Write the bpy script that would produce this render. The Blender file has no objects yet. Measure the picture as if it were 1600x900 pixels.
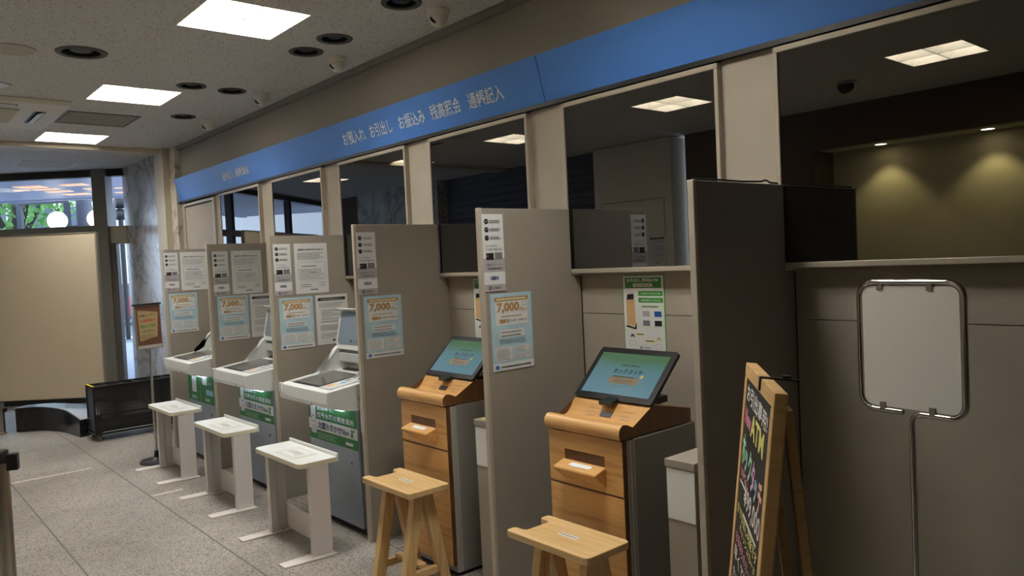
import bpy, bmesh, math, random
from mathutils import Vector, Matrix
S = bpy.context.scene
C = S.collection
R = math.radians
PI = math.pi
# ------------------------------------------------------------------ camera
cd = bpy.data.cameras.new('camera'); cam = bpy.data.objects.new('camera', cd); C.objects.link(cam)
cd.sensor_width = 36; cd.lens = 27.008; cd.clip_start = .05; cd.clip_end = 300
RT = Vector((0.65291644, 0.75595153, -0.04730129)); DN = Vector((-0.00314241, -0.05974566, -0.99820869)); FW = Vector((-0.75742343, 0.6518955, -0.03663341))
m = Matrix((RT, -DN, -FW)).transposed().to_4x4(); m.translation = Vector((0, 0, 1.6)); cam.matrix_world = m
S.camera = cam
# ------------------------------------------------------------------ world, exposure
S.view_settings.view_transform = 'Standard'; S.view_settings.look = 'None'
S.view_settings.exposure = 0.6; S.view_settings.gamma = 1; S.view_settings.use_curve_mapping = False
w = bpy.data.worlds.new('sky'); S.world = w; w.use_nodes = True
wb = w.node_tree.nodes['Background']; wb.inputs[0].default_value = (0.66, 0.80, 1.0, 1); wb.inputs[1].default_value = 2.6
LAMP = 36.0          # strength of a lit ceiling panel
S.cycles.use_denoising = True
S.cycles.max_bounces = 8; S.cycles.diffuse_bounces = 4; S.cycles.glossy_bounces = 4; S.cycles.transparent_max_bounces = 12
S.cycles.sample_clamp_indirect = 6
# ------------------------------------------------------------------ materials
def lin(c):
    return tuple(((v/255)/12.92 if v/255 <= .04045 else ((v/255+.055)/1.055)**2.4) for v in c)
MAT = {}
def mat(name, rgb, rough=.6, metal=0, spec=.5, bump=0, bscale=200, var=0, vscale=8, emit=0, ior=None):
    if name in MAT: return MAT[name]
    M = bpy.data.materials.new(name); M.use_nodes = True; nt = M.node_tree; b = nt.nodes['Principled BSDF']
    col = (*lin(rgb), 1)
    b.inputs['Base Color'].default_value = col; b.inputs['Roughness'].default_value = rough; b.inputs['Metallic'].default_value = metal
    b.inputs['Specular IOR Level'].default_value = spec
    if ior: b.inputs['IOR'].default_value = ior
    if emit:
        b.inputs['Emission Color'].default_value = col; b.inputs['Emission Strength'].default_value = emit
    tc = nt.nodes.new('ShaderNodeTexCoord')
    if var:
        n = nt.nodes.new('ShaderNodeTexNoise'); n.inputs['Scale'].default_value = vscale; n.inputs['Detail'].default_value = 6
        nt.links.new(tc.outputs['Object'], n.inputs['Vector'])
        r = nt.nodes.new('ShaderNodeValToRGB')
        r.color_ramp.elements[0].position = .3; r.color_ramp.elements[1].position = .7
        r.color_ramp.elements[0].color = (*[v*(1-var) for v in col[:3]], 1); r.color_ramp.elements[1].color = (*[min(1, v*(1+var)) for v in col[:3]], 1)
        nt.links.new(n.outputs['Fac'], r.inputs['Fac']); nt.links.new(r.outputs['Color'], b.inputs['Base Color'])
    if bump:
        n = nt.nodes.new('ShaderNodeTexNoise'); n.inputs['Scale'].default_value = bscale; n.inputs['Detail'].default_value = 3
        nt.links.new(tc.outputs['Object'], n.inputs['Vector'])
        bp = nt.nodes.new('ShaderNodeBump'); bp.inputs['Strength'].default_value = bump; bp.inputs['Distance'].default_value = .002
        nt.links.new(n.outputs['Fac'], bp.inputs['Height']); nt.links.new(bp.outputs['Normal'], b.inputs['Normal'])
    MAT[name] = M; return M
def nodes(name):
    M = bpy.data.materials.new(name); M.use_nodes = True; MAT[name] = M
    nt = M.node_tree; return M, nt, nt.nodes['Principled BSDF'], nt.nodes.new('ShaderNodeTexCoord')
def N(nt, t, **kw):
    n = nt.nodes.new('ShaderNode'+t)
    for k, v in kw.items():
        if k.startswith('i_'): n.inputs[k[2:].replace('_', ' ')].default_value = v
        else: setattr(n, k, v)
    return n
def ramp(nt, fac, stops):
    r = N(nt, 'ValToRGB'); e = r.color_ramp.elements
    while len(e) < len(stops): e.new(.5)
    for el, (p, c) in zip(e, stops): el.position = p; el.color = (*lin(c), 1)
    nt.links.new(fac, r.inputs['Fac']); return r.outputs['Color']
def wood(name, c1, c2, c3, axis, rough=.4):
    M, nt, b, tc = nodes(name)
    mp = N(nt, 'Mapping'); sc = [14, 14, 14]; sc[axis] = 1.1; mp.inputs['Scale'].default_value = sc
    nt.links.new(tc.outputs['Object'], mp.inputs['Vector'])
    n = N(nt, 'TexNoise', i_Scale=1.6, i_Detail=8, i_Distortion=1.2); nt.links.new(mp.outputs['Vector'], n.inputs['Vector'])
    wv = N(nt, 'TexWave', wave_type='RINGS', i_Scale=.55, i_Distortion=5.0, i_Detail=3); nt.links.new(mp.outputs['Vector'], wv.inputs['Vector'])
    mx = N(nt, 'Math', operation='MULTIPLY_ADD'); mx.inputs[1].default_value = .16
    nt.links.new(wv.outputs['Fac'], mx.inputs[0]); nt.links.new(n.outputs['Fac'], mx.inputs[2])
    nt.links.new(ramp(nt, mx.outputs[0], [(.32, c1), (.62, c2), (.9, c3)]), b.inputs['Base Color'])
    b.inputs['Roughness'].default_value = rough
    return M
WA = (200, 152, 90); WB = (210, 163, 101); WC = (186, 136, 76)
wood_x = wood('atm_wood_x', WC, WB, WA, 0); wood_z = wood('atm_wood_z', WC, WB, WA, 0)
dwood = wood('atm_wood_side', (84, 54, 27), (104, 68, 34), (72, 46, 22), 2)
pale_x = wood('pale_wood_x', (196, 160, 106), (217, 184, 132), (203, 168, 116), 0, .5)
pale_z = wood('pale_wood_z', (190, 152, 98), (212, 178, 124), (198, 163, 110), 2, .5)
pine = wood('pine_frame', (200, 158, 102), (216, 178, 122), (190, 146, 90), 2, .5)

part_m = mat('partition_taupe', (152, 144, 132), .55, var=.05, vscale=3)
edge_m = mat('edge_taupe', (180, 171, 156), .5)
wall_m = mat('wall_taupe', (164, 155, 141), .6, var=.06, vscale=4)
wallup_m = mat('wall_taupe_shaded', (140, 132, 121), .7)  # same wall taupe, darkened: the weaker light above the sign is in the colour
frame_m = mat('window_frame_metal', (172, 162, 146), .4, metal=.1)
blue_m = mat('sign_blue', (74, 128, 212), .45)
white_ink = mat('white_ink', (236, 238, 238), .5)
black_ink = mat('black_ink', (32, 32, 34), .5)
grey_ink = mat('grey_ink', (120, 120, 122), .6)
lgrey_ink = mat('light_grey_ink', (178, 172, 174), .6)
paper = mat('paper', (226, 226, 224), .6)
paper_b = mat('paper_blue', (178, 208, 218), .55, var=.08, vscale=14)
gold_ink = mat('gold_ink', (178, 142, 88), .5)
navy_ink = mat('navy_ink', (30, 44, 92), .5)
green_ink = mat('green_ink', (46, 122, 62), .5)
green2 = mat('poster_green', (70, 148, 66), .5)
pgreen = mat('pale_green', (206, 226, 200), .6)
cream = mat('cream', (240, 230, 190), .6)
plastic_w = mat('machine_white', (222, 224, 222), .4)
plastic_g = mat('machine_pale_grey', (196, 200, 200), .4)
body_m = mat('machine_silver_blue', (160, 170, 184), .4, metal=.15)
dark_m = mat('dark_plastic', (28, 28, 30), .4)
black_m = mat('black_paint', (16, 16, 18), .45)
rubber = mat('rubber', (20, 20, 20), .8)
chrome = mat('chrome', (200, 198, 194), .12, metal=1)
steel = mat('brushed_steel', (190, 186, 178), .28, metal=1)
greym = mat('cabinet_grey', (132, 128, 121), .5)
greyl = mat('cabinet_trim_grey', (164, 160, 152), .35)
stand_m = mat('stand_beige', (218, 211, 206), .5)
stand_top = mat('stand_top_cream', (224, 226, 222), .35)
stand_edge = mat('stand_edge_yellow', (226, 218, 194), .4)
cover = mat('clear_sleeve', (216, 216, 204), .5)
cam_m = mat('camera_housing', (232, 226, 216), .45)
ac_m = mat('aircon_cream', (214, 206, 188), .5)
screen_grey = mat('screen_off', (96, 92, 88), .12, ior=1.6)
mon_glass = mat('monitor_glass', (128, 140, 152), .12)
board_w = mat('board_white', (226, 222, 214), .5)
beige_board = mat('beige_screen', (196, 181, 156), .7, var=.02)
bronze = mat('bronze_frame', (128, 123, 114), .4, metal=.1)
bronze_d = mat('bronze_dark', (52, 48, 44), .4, metal=.4)
granite_b = mat('black_granite', (34, 33, 33), .18, var=.3, vscale=60)
ledge_m = mat('ledge_lit_stone', (176, 182, 196), .2)  # bluish window light on the ledge is put into its pale colour
brown_m = mat('brown_wall', (92, 70, 52), .7, var=.08, vscale=6)
olive_m = mat('alcove_wall', (196, 186, 150), .7)
lwall_m = mat('pillar_cream', (232, 226, 210), .6)
shut_m = mat('shutter_slate', (74, 80, 92), .5, metal=.2)
sticker_y = mat('yellow_sticker', (226, 204, 40), .5)
brown_poster = mat('brown_poster', (92, 56, 36), .5, var=.25, vscale=20)
tan_poster = mat('tan_poster', (158, 138, 98), .5)
red_ink = mat('red_ink', (176, 40, 34), .5)
trimc = mat('trim_beige', (196, 186, 166), .5)
pave_m = mat('paving', (150, 156, 168), .8, var=.08, vscale=2)
road_m = mat('asphalt', (110, 118, 130), .8)
canopy_m = mat('canopy_soffit', (186, 192, 214), .35)
leaf_m = mat('leaf', (92, 142, 66), .6, var=.35, vscale=3)
bark_m = mat('bark', (48, 42, 36), .9)
bldg_m = mat('facade_white', (226, 224, 218), .7)
bldg2_m = mat('facade_brown', (150, 104, 84), .7)
glassd = mat('facade_glass', (78, 92, 112), .15)
red_m = mat('car_red', (170, 44, 46), .3)
carw = mat('car_white', (228, 230, 234), .3)
globe_m = mat('globe_glow', (255, 244, 222), .5, emit=1.5)
warm_m = mat('warm_strip', (255, 206, 166), .5, emit=.55)
panel_m = mat('lamp_diffuser', (255, 252, 247), .5, emit=LAMP)
panel2_m = mat('lamp_diffuser_opposite_row', (255, 250, 240), .5, emit=LAMP*.28)
blade_m = mat('lamp_blade', (236, 230, 216), .5)
spot_m = mat('spot_glow', (255, 240, 206), .5, emit=22)
btn_m = mat('screen_button', (126, 112, 94), .5)
hole_m = mat('can_black', (14, 13, 13), .7)
rim_m = mat('can_rim', (80, 76, 68), .6)
chalk = mat('chalk_black', (24, 23, 22), .6)
pens = {k: mat('pen_'+k, c, .6) for k, c in dict(white=(240, 238, 232), yellow=(232, 228, 130), pink=(232, 140, 172), mint=(164, 226, 186), sky=(164, 204, 238), peach=(240, 184, 166), lilac=(220, 176, 212)).items()}

def floor_material():
    M, nt, b, tc = nodes('terrazzo')
    n1 = N(nt, 'TexNoise', i_Scale=130, i_Detail=4); n2 = N(nt, 'TexNoise', i_Scale=1.1, i_Detail=3)
    v = N(nt, 'TexVoronoi', i_Scale=95)
    for n in (n1, n2, v): nt.links.new(tc.outputs['Object'], n.inputs['Vector'])
    base = ramp(nt, n1.outputs['Fac'], [(.3, (118, 113, 108)), (.5, (170, 164, 157)), (.72, (222, 217, 209))])
    chips = ramp(nt, v.outputs['Color'], [(.1, (150, 146, 140)), (.5, (255, 255, 255)), (1, (255, 255, 255))])
    mx = N(nt, 'MixRGB', blend_type='MULTIPLY'); mx.inputs[0].default_value = .8
    nt.links.new(base, mx.inputs[1]); nt.links.new(chips, mx.inputs[2])
    stain = ramp(nt, n2.outputs['Fac'], [(.35, (214, 212, 208)), (.65, (255, 255, 255))])
    m2 = N(nt, 'MixRGB', blend_type='MULTIPLY'); m2.inputs[0].default_value = 1
    nt.links.new(mx.outputs[0], m2.inputs[1]); nt.links.new(stain, m2.inputs[2])
    # dark joints between slabs
    sp = N(nt, 'SeparateXYZ'); nt.links.new(tc.outputs['Object'], sp.inputs[0])
    def joint(sock, off, per, wd):
        a = N(nt, 'Math', operation='SUBTRACT'); a.inputs[1].default_value = off; nt.links.new(sock, a.inputs[0])
        p = N(nt, 'Math', operation='PINGPONG'); p.inputs[1].default_value = per/2; nt.links.new(a.outputs[0], p.inputs[0])
        l = N(nt, 'Math', operation='LESS_THAN'); l.inputs[1].default_value = wd; nt.links.new(p.outputs[0], l.inputs[0])
        return l.outputs[0]
    m3 = N(nt, 'MixRGB'); m3.inputs[2].default_value = (*lin((84, 78, 70)), 1)
    nt.links.new(joint(sp.outputs['Y'], 1.57, .687, .004), m3.inputs[0]); nt.links.new(m2.outputs[0], m3.inputs[1])
    nt.links.new(m3.outputs[0], b.inputs['Base Color'])
    b.inputs['Roughness'].default_value = .42; b.inputs['Specular IOR Level'].default_value = .4
    return M
def ceiling_material():
    M, nt, b, tc = nodes('rock_wool_ceiling')
    mp = N(nt, 'Mapping'); mp.inputs['Scale'].default_value = (1, 2.6, 1)
    nt.links.new(tc.outputs['Object'], mp.inputs['Vector'])
    n = N(nt, 'TexNoise', i_Scale=34, i_Detail=5, i_Roughness=.75); nt.links.new(mp.outputs['Vector'], n.inputs['Vector'])
    nt.links.new(ramp(nt, n.outputs['Fac'], [(.33, (88, 83, 76)), (.42, (206, 203, 197)), (.7, (222, 220, 214))]), b.inputs['Base Color'])
    bp = N(nt, 'Bump', i_Strength=.5); bp.inputs['Distance'].default_value = .004
    nt.links.new(n.outputs['Fac'], bp.inputs['Height']); nt.links.new(bp.outputs['Normal'], b.inputs['Normal'])
    b.inputs['Roughness'].default_value = .9
    return M
def marble_material(name, c1, c2, c3, rough):
    M, nt, b, tc = nodes(name)
    mp = N(nt, 'Mapping'); mp.inputs['Scale'].default_value = (.55, .55, .5)
    nt.links.new(tc.outputs['Object'], mp.inputs['Vector'])
    n = N(nt, 'TexNoise', i_Scale=3.2, i_Detail=9, i_Distortion=.7, i_Roughness=.6); nt.links.new(mp.outputs['Vector'], n.inputs['Vector'])
    a = N(nt, 'Math', operation='SUBTRACT'); a.inputs[1].default_value = .5; nt.links.new(n.outputs['Fac'], a.inputs[0])
    a2 = N(nt, 'Math', operation='ABSOLUTE'); nt.links.new(a.outputs[0], a2.inputs[0])
    nt.links.new(ramp(nt, a2.outputs[0], [(0, c1), (.025, c2), (.16, c3)]), b.inputs['Base Color'])
    b.inputs['Roughness'].default_value = rough
    return M
def glass_material(name, tint, refl):
    M = bpy.data.materials.new(name); M.use_nodes = True; nt = M.node_tree; nt.nodes.clear()
    out = N(nt, 'OutputMaterial'); mx = N(nt, 'MixShader'); t = N(nt, 'BsdfTransparent'); g = N(nt, 'BsdfGlossy')
    t.inputs[0].default_value = (*tint, 1); g.inputs['Roughness'].default_value = .02
    f = N(nt, 'LayerWeight', i_Blend=.5); p = N(nt, 'Math', operation='POWER'); p.inputs[1].default_value = 4; q = N(nt, 'Math', operation='MULTIPLY_ADD'); q.inputs[1].default_value = .7; q.inputs[2].default_value = refl
    nt.links.new(f.outputs['Facing'], p.inputs[0]); nt.links.new(p.outputs[0], q.inputs[0]); nt.links.new(q.outputs[0], mx.inputs[0])
    nt.links.new(t.outputs[0], mx.inputs[1]); nt.links.new(g.outputs[0], mx.inputs[2]); nt.links.new(mx.outputs[0], out.inputs[0])
    MAT[name] = M; return M
def screen_material():
    M, nt, b, tc = nodes('screen_picture')
    sp = N(nt, 'SeparateXYZ'); nt.links.new(tc.outputs['Generated'], sp.inputs[0])
    n = N(nt, 'TexNoise', i_Scale=3); nt.links.new(tc.outputs['Generated'], n.inputs['Vector'])
    ad = N(nt, 'Math', operation='MULTIPLY_ADD'); ad.inputs[1].default_value = .25; nt.links.new(n.outputs['Fac'], ad.inputs[0]); nt.links.new(sp.outputs['Y'], ad.inputs[2])
    col = ramp(nt, ad.outputs[0], [(.1, (104, 148, 166)), (.7, (94, 140, 146)), (1.05, (78, 122, 84))])
    nt.links.new(col, b.inputs['Emission Color']); b.inputs['Emission Strength'].default_value = .42
    b.inputs['Base Color'].default_value = (.02, .02, .02, 1); b.inputs['Roughness'].default_value = .2
    return M
floor_m = floor_material(); ceil_m = ceiling_material()
marble_m = marble_material('grey_marble', (138, 134, 128), (188, 183, 176), (212, 208, 201), .22)
marble_w = marble_material('white_marble', (140, 132, 120), (204, 196, 182), (226, 219, 206), .3)
mirror_m = mat('dark_mirror_glass', (9, 9, 9), .0, spec=.5, ior=2.45)
clear_m = glass_material('clear_glass', (.94, .96, .98), .05)
screen_m = screen_material()

# ------------------------------------------------------------------ mesh helpers
class MB:
    def __init__(s): s.bm = bmesh.new()
    def box(s, x0, x1, y0, y1, z0, z1, bev=0, seg=2, M=None):
        r = bmesh.ops.create_cube(s.bm, size=1)
        vs = r['verts']
        bmesh.ops.scale(s.bm, vec=(x1-x0, y1-y0, z1-z0), verts=vs); bmesh.ops.translate(s.bm, vec=((x0+x1)/2, (y0+y1)/2, (z0+z1)/2), verts=vs)
        if bev:
            es = {e for v in vs for e in v.link_edges}
            q = bmesh.ops.bevel(s.bm, geom=list(es), offset=bev, segments=seg, affect='EDGES', profile=.5)
            vs = list({v for f in q['faces'] for v in f.verts} | {v for v in vs if v.is_valid})
        if M is not None: bmesh.ops.transform(s.bm, matrix=M, verts=[v for v in vs if v.is_valid])
        return s
    def cyl(s, p0, p1, r0, r1=None, n=24, caps=True):
        p0, p1 = Vector(p0), Vector(p1); r1 = r0 if r1 is None else r1; d = p1-p0
        q = bmesh.ops.create_cone(s.bm, cap_ends=caps, segments=n, radius1=r0, radius2=r1, depth=d.length)
        Mx = Matrix.Translation((p0+p1)/2) @ Vector((0, 0, 1)).rotation_difference(d.normalized()).to_matrix().to_4x4()
        bmesh.ops.transform(s.bm, matrix=Mx, verts=q['verts']); return s
    def lathe(s, prof, c=(0, 0, 0), n=32, M=None):
        rings = []
        for r, z in prof: rings.append([s.bm.verts.new((c[0]+r*math.cos(2*PI*i/n), c[1]+r*math.sin(2*PI*i/n), c[2]+z)) for i in range(n)] if r > 1e-6 else [s.bm.verts.new((c[0], c[1], c[2]+z))])
        for a, b in zip(rings, rings[1:]):
            for i in range(n):
                j = (i+1) % n
                if len(a) == 1 and len(b) == 1: continue
                if len(a) == 1: f = (a[0], b[j], b[i])
                elif len(b) == 1: f = (a[i], a[j], b[0])
                else: f = (a[i], a[j], b[j], b[i])
                s.bm.faces.new(f)
        if M is not None: bmesh.ops.transform(s.bm, matrix=M, verts=[v for rg in rings for v in rg])
        return s
    def sphere(s, c, r, sc=(1, 1, 1), u=20, v=12):
        q = bmesh.ops.create_uvsphere(s.bm, u_segments=u, v_segments=v, radius=r)
        bmesh.ops.scale(s.bm, vec=sc, verts=q['verts']); bmesh.ops.translate(s.bm, vec=c, verts=q['verts']); return s
    def prism(s, pts, axis, a0, a1):
        """polygon pts in the plane across axis (0: y,z  1: x,z  2: x,y), extruded a0..a1"""
        def P(p, a):
            return {0: (a, p[0], p[1]), 1: (p[0], a, p[1]), 2: (p[0], p[1], a)}[axis]
        A = [s.bm.verts.new(P(p, a0)) for p in pts]; B = [s.bm.verts.new(P(p, a1)) for p in pts]; n = len(pts)
        for i in range(n): s.bm.faces.new((A[i], A[(i+1) % n], B[(i+1) % n], B[i]))
        for V in (A, B):
            f = s.bm.faces.new(V)
            if n > 4: bmesh.ops.triangulate(s.bm, faces=[f])
        return s
    def bar(s, p0, p1, wd, th, up=(0, 0, 1)):
        """rectangular bar from p0 to p1"""
        p0, p1 = Vector(p0), Vector(p1); d = (p1-p0); L = d.length; d.normalize()
        x = d.cross(Vector(up)).normalized(); y = x.cross(d)
        Mx = Matrix((x, y, d)).transposed().to_4x4(); Mx.translation = (p0+p1)/2
        return s.box(-wd/2, wd/2, -th/2, th/2, -L/2, L/2, M=Mx)
    def tube(s, pts, r, n=14):
        pts = [Vector(p) for p in pts]; rings = []; up = Vector((.21, .34, .91))
        for i, p in enumerate(pts):
            t = ((pts[min(i+1, len(pts)-1)]-pts[max(i-1, 0)])).normalized()
            x = t.cross(up).normalized(); y = x.cross(t)
            rr = r[i] if isinstance(r, (list, tuple)) else r
            rings.append([s.bm.verts.new(p+x*rr*math.cos(2*PI*k/n)+y*rr*math.sin(2*PI*k/n)) for k in range(n)])
        for a, b in zip(rings, rings[1:]):
            for i in range(n): s.bm.faces.new((a[i], a[(i+1) % n], b[(i+1) % n], b[i]))
        s.bm.faces.new(rings[0]); s.bm.faces.new(rings[-1]); return s
    def quad(s, *ps):
        s.bm.faces.new([s.bm.verts.new(p) for p in ps]); return s
    def build(s, name, m, parent=None, smooth=None, bevel=0, M=None):
        bmesh.ops.recalc_face_normals(s.bm, faces=s.bm.faces[:])
        me = bpy.data.meshes.new(name); s.bm.to_mesh(me); s.bm.free()
        o = bpy.data.objects.new(name, me); C.objects.link(o)
        for q in (m if isinstance(m, (list, tuple)) else [m]): me.materials.append(q)
        if parent is not None: o.parent = parent
        if M is not None: o.matrix_local = M
        if smooth is not None:
            me.polygons.foreach_set('use_smooth', [True]*len(me.polygons))
            me.set_sharp_from_angle(angle=R(smooth))
        if bevel:
            b = o.modifiers.new('bevel', 'BEVEL'); b.width = bevel; b.segments = 2; b.limit_method = 'ANGLE'; b.angle_limit = R(40)
        return o
def tag(o, label, cat, group=None):
    o['label'] = label; o['category'] = cat
    if group: o['group'] = group
    return o
def struct(o): o['kind'] = 'structure'; return o
def thing(name, label, cat, loc=(0, 0, 0), rz=0, group=None):
    o = bpy.data.objects.new(name, None); C.objects.link(o); o.empty_display_size = .05
    o.location = loc; o.rotation_euler = (0, 0, rz); return tag(o, label, cat, group)
def dup(o, label=None, loc=None, rz=None):
    def cp(q, par):
        c = q.copy(); C.objects.link(c); c.parent = par
        for k in [k for k in all_objs if k.parent == q]: cp(k, c)
        return c
    all_objs = list(C.objects); c = cp(o, None)
    if label: c['label'] = label
    if loc is not None: c.location = loc
    if rz is not None: c.rotation_euler = (0, 0, rz)
    return c
def rrect(x0, x1, y0, y1, r, n=5, corners=(1, 1, 1, 1)):
    """rounded rectangle outline, corners order: x0y0, x1y0, x1y1, x0y1"""
    out = []
    for (cx, cy, a0), on, (px, py) in zip(((x0+r, y0+r, 180), (x1-r, y0+r, 270), (x1-r, y1-r, 0), (x0+r, y1-r, 90)), corners, ((x0, y0), (x1, y0), (x1, y1), (x0, y1))):
        if not on: out.append((px, py)); continue
        for i in range(n+1):
            a = R(a0+90*i/n); out.append((cx+r*math.cos(a), cy+r*math.sin(a)))
    return out
def cr(pts, n=8):
    out = []
    P = [pts[0]]+list(pts)+[pts[-1]]
    for i in range(1, len(P)-2):
        for k in range(n):
            t_ = k/n; a, b_, c, d = (Vector(P[i+j]) for j in (-1, 0, 1, 2))
            out.append(.5*((2*b_)+(-a+c)*t_+(2*a-5*b_+4*c-d)*t_*t_+(-a+3*b_-3*c+d)*t_**3))
    out.append(Vector(P[-2])); return out
def frame3(right, up, loc):
    right = Vector(right).normalized(); up = Vector(up).normalized(); n = right.cross(up)
    Mx = Matrix((right, up, n)).transposed().to_4x4(); Mx.translation = Vector(loc); return Mx

# ------------------------------------------------------------------ printed sheets
TXT = {}
def text_mesh(s, bold):
    k = (s, bold)
    if k not in TXT:
        cu = bpy.data.curves.new('t', 'FONT'); cu.body = s; cu.offset = bold; cu.resolution_u = 2
        o = bpy.data.objects.new('t', cu); C.objects.link(o)
        me = bpy.data.meshes.new_from_object(o.evaluated_get(bpy.context.evaluated_depsgraph_get()))
        bpy.data.objects.remove(o); bpy.data.curves.remove(cu)
        xs = [v.co.x for v in me.vertices]; ys = [v.co.y for v in me.vertices]
        TXT[k] = (me, min(xs), max(xs), min(ys), max(ys))
    return TXT[k]
class Sheet:
    """x right, y up, z out of the sheet; each print is a part of its own, except marks drawn in several strokes"""
    KEEP = ('logo', 'walking_figure', 'phone_picture')
    def __init__(s): s.p = {}; s.layer = 0; s.rng = random.Random(3)
    def g(s, name, m):
        k = (name, m.name)
        if name not in s.KEEP: k += (len(s.p),)
        if k not in s.p: s.p[k] = (bmesh.new(), m)
        return s.p[k][0]
    def rect(s, name, m, x0, x1, y0, y1, lay=1, r=0):
        bm = s.g(name, m); z = lay*.0005
        pts = rrect(x0, x1, y0, y1, r) if r else [(x0, y0), (x1, y0), (x1, y1), (x0, y1)]
        bm.faces.new([bm.verts.new((a, b, z)) for a, b in pts])
    def poly(s, name, m, pts, lay=1):
        bm = s.g(name, m); bm.faces.new([bm.verts.new((a, b, lay*.0005)) for a, b in pts])
    def outline(s, name, m, x0, x1, y0, y1, r, wd, lay=2):
        bm = s.g(name, m); z = lay*.0005
        A = rrect(x0, x1, y0, y1, r); B = rrect(x0+wd, x1-wd, y0+wd, y1-wd, max(r-wd, .0005))
        a = [bm.verts.new((*p, z)) for p in A]; b = [bm.verts.new((*p, z)) for p in B]
        for i in range(len(a)): j = (i+1) % len(a); bm.faces.new((a[i], a[j], b[j], b[i]))
    def disc(s, name, m, x, y, r, lay=2, n=20):
        s.poly(name, m, [(x+r*math.cos(2*PI*i/n), y+r*math.sin(2*PI*i/n)) for i in range(n)], lay)
    def text(s, name, m, t, x0, x1, y0, y1, lay=3, bold=.0, shear=0, rot=0):
        me, a0, a1, b0, b1 = text_mesh(t, bold); bm = s.g(name, m)
        Mx = Matrix.Translation(((x0+x1)/2, (y0+y1)/2, lay*.0005)) @ Matrix.Rotation(rot, 4, 'Z') @ Matrix(((1, shear, 0, 0), (0, 1, 0, 0), (0, 0, 1, 0), (0, 0, 0, 1))) @ Matrix.Diagonal(((x1-x0)/(a1-a0), (y1-y0)/(b1-b0), 1, 1)) @ Matrix.Translation((-(a0+a1)/2, -(b0+b1)/2, 0))
        t2 = me.copy(); t2.transform(Mx); bm.from_mesh(t2); bpy.data.meshes.remove(t2)
    def lines(s, name, m, x0, x1, y0, y1, n, lay=3, fill=.42, rag=.25):
        """rows of print too small to read"""
        bm = s.g(name, m); h = (y1-y0)/n; z = lay*.0005
        for i in range(n):
            ya = y1-(i+.75)*h; yb = ya+h*fill; xe = x1-(x1-x0)*s.rng.random()*rag; x = x0
            while x < xe:
                l = (x1-x0)*(.03+.05*s.rng.random()); xx = min(x+l, xe)
                bm.faces.new([bm.verts.new(p) for p in ((x, ya, z), (xx, ya, z), (xx, yb, z), (x, yb, z))]); x = xx+(x1-x0)*.012
    def build(s, parent):
        out = []
        for (name, *_), (bm, m) in s.p.items():
            me = bpy.data.meshes.new(name); bm.to_mesh(me); bm.free(); me.materials.append(m)
            o = bpy.data.objects.new(name, me); C.objects.link(o); o.parent = parent; out.append(o)
        return out
def sheet_root(name, w_, h_, m, label, cat, M, th=.0008, group=None):
    o = MB().box(-w_/2, w_/2, -h_/2, h_/2, -th, 0).build(name, m); o.matrix_world = M
    return tag(o, label, cat, group)
def relabel(o, label, M):
    c = dup(o, label); c.matrix_world = M; return c

# ================================================================== SETTING
ZC = 3.017; YL = -2.2
def fac(s, d, z):      # the glazed entrance front stands at an angle: s along it, d outwards
    return Vector((.6522*s-.7580*d, .7580*s+.6522*d, z))
FA = math.atan2(.7580, .6522)
def facM(s, d, z): return Matrix.Translation(fac(s, d, z)) @ Matrix.Rotation(FA, 4, 'Z')
# floor: one slab bounded by the walls and the angled front
fl = [(3.4, YL-.7), (3.4, 3.0), (-10.95, 3.0), tuple(fac(-4.9, 10.05, 0))[:2], tuple(fac(-11.7, 10.05, 0))[:2]]
o = struct(MB().prism(fl, 2, -.1, 0).build('floor', floor_m))
# ceiling with square and round openings cut as quads around the lamps
L1 = [(-4.245, 1.76), (-6.445, 1.76), (-8.65, 1.76), (-2.02, 1.76)]
L2 = [(-2.32, -.79), (-4.57, -.47), (-6.82, -.45), (-9.1, -.42), (-11.3, -.3)]
CANS = [(-5.37, 1.18, .135), (-3.535, 2.35, .1), (-4.31, 2.36, .1), (-4.66, 2.34, .1), (-5.93, 2.03, .095), (-5.95, 2.345, .095), (-7.11, 2.345, .095)]
def ceiling():
    b = MB(); HO = .28
    xs = sorted({3.4, -15.3} | {x+d for x, y in L1+L2 for d in (-HO, HO)} | {x+d for x, y, r in CANS for d in (-r-.02, r+.02)})
    ys = sorted({3.0, YL-.7} | {y+d for x, y in L1+L2 for d in (-HO, HO)} | {y+d for x, y, r in CANS for d in (-r-.02, r+.02)})
    def hole(x, y):
        return any(abs(x-a) < HO and abs(y-c) < HO for a, c in L1+L2) or any(abs(x-a) < r+.02 and abs(y-c) < r+.02 for a, c, r in CANS)
    vm = {}
    def V(x, y):
        k = (round(x, 5), round(y, 5))
        if k not in vm: vm[k] = b.bm.verts.new((x, y, ZC))
        return vm[k]
    for x0, x1 in zip(xs, xs[1:]):
        for y0, y1 in zip(ys, ys[1:]):
            if x1-x0 < 1e-6 or y1-y0 < 1e-6 or hole((x0+x1)/2, (y0+y1)/2): continue
            b.bm.faces.new((V(x0, y0), V(x0, y1), V(x1, y1), V(x1, y0)))
    for x, y, r in CANS:     # square cell to circle
        n = 32; q = r+.02; cs = []
        for i in range(n):
            a = 2*PI*i/n; c, s_ = math.cos(a), math.sin(a); k = q/max(abs(c), abs(s_))
            cs.append((b.bm.verts.new((x+k*c, y+k*s_, ZC)), b.bm.verts.new((x+r*c, y+r*s_, ZC))))
        for i in range(n):
            j = (i+1) % n; b.bm.faces.new((cs[i][0], cs[j][0], cs[j][1], cs[i][1]))
    o = b.build('ceiling', ceil_m)
    for p in o.data.polygons:
        if p.normal.z > 0: p.flip()
    return struct(o)
ceiling()
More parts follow.
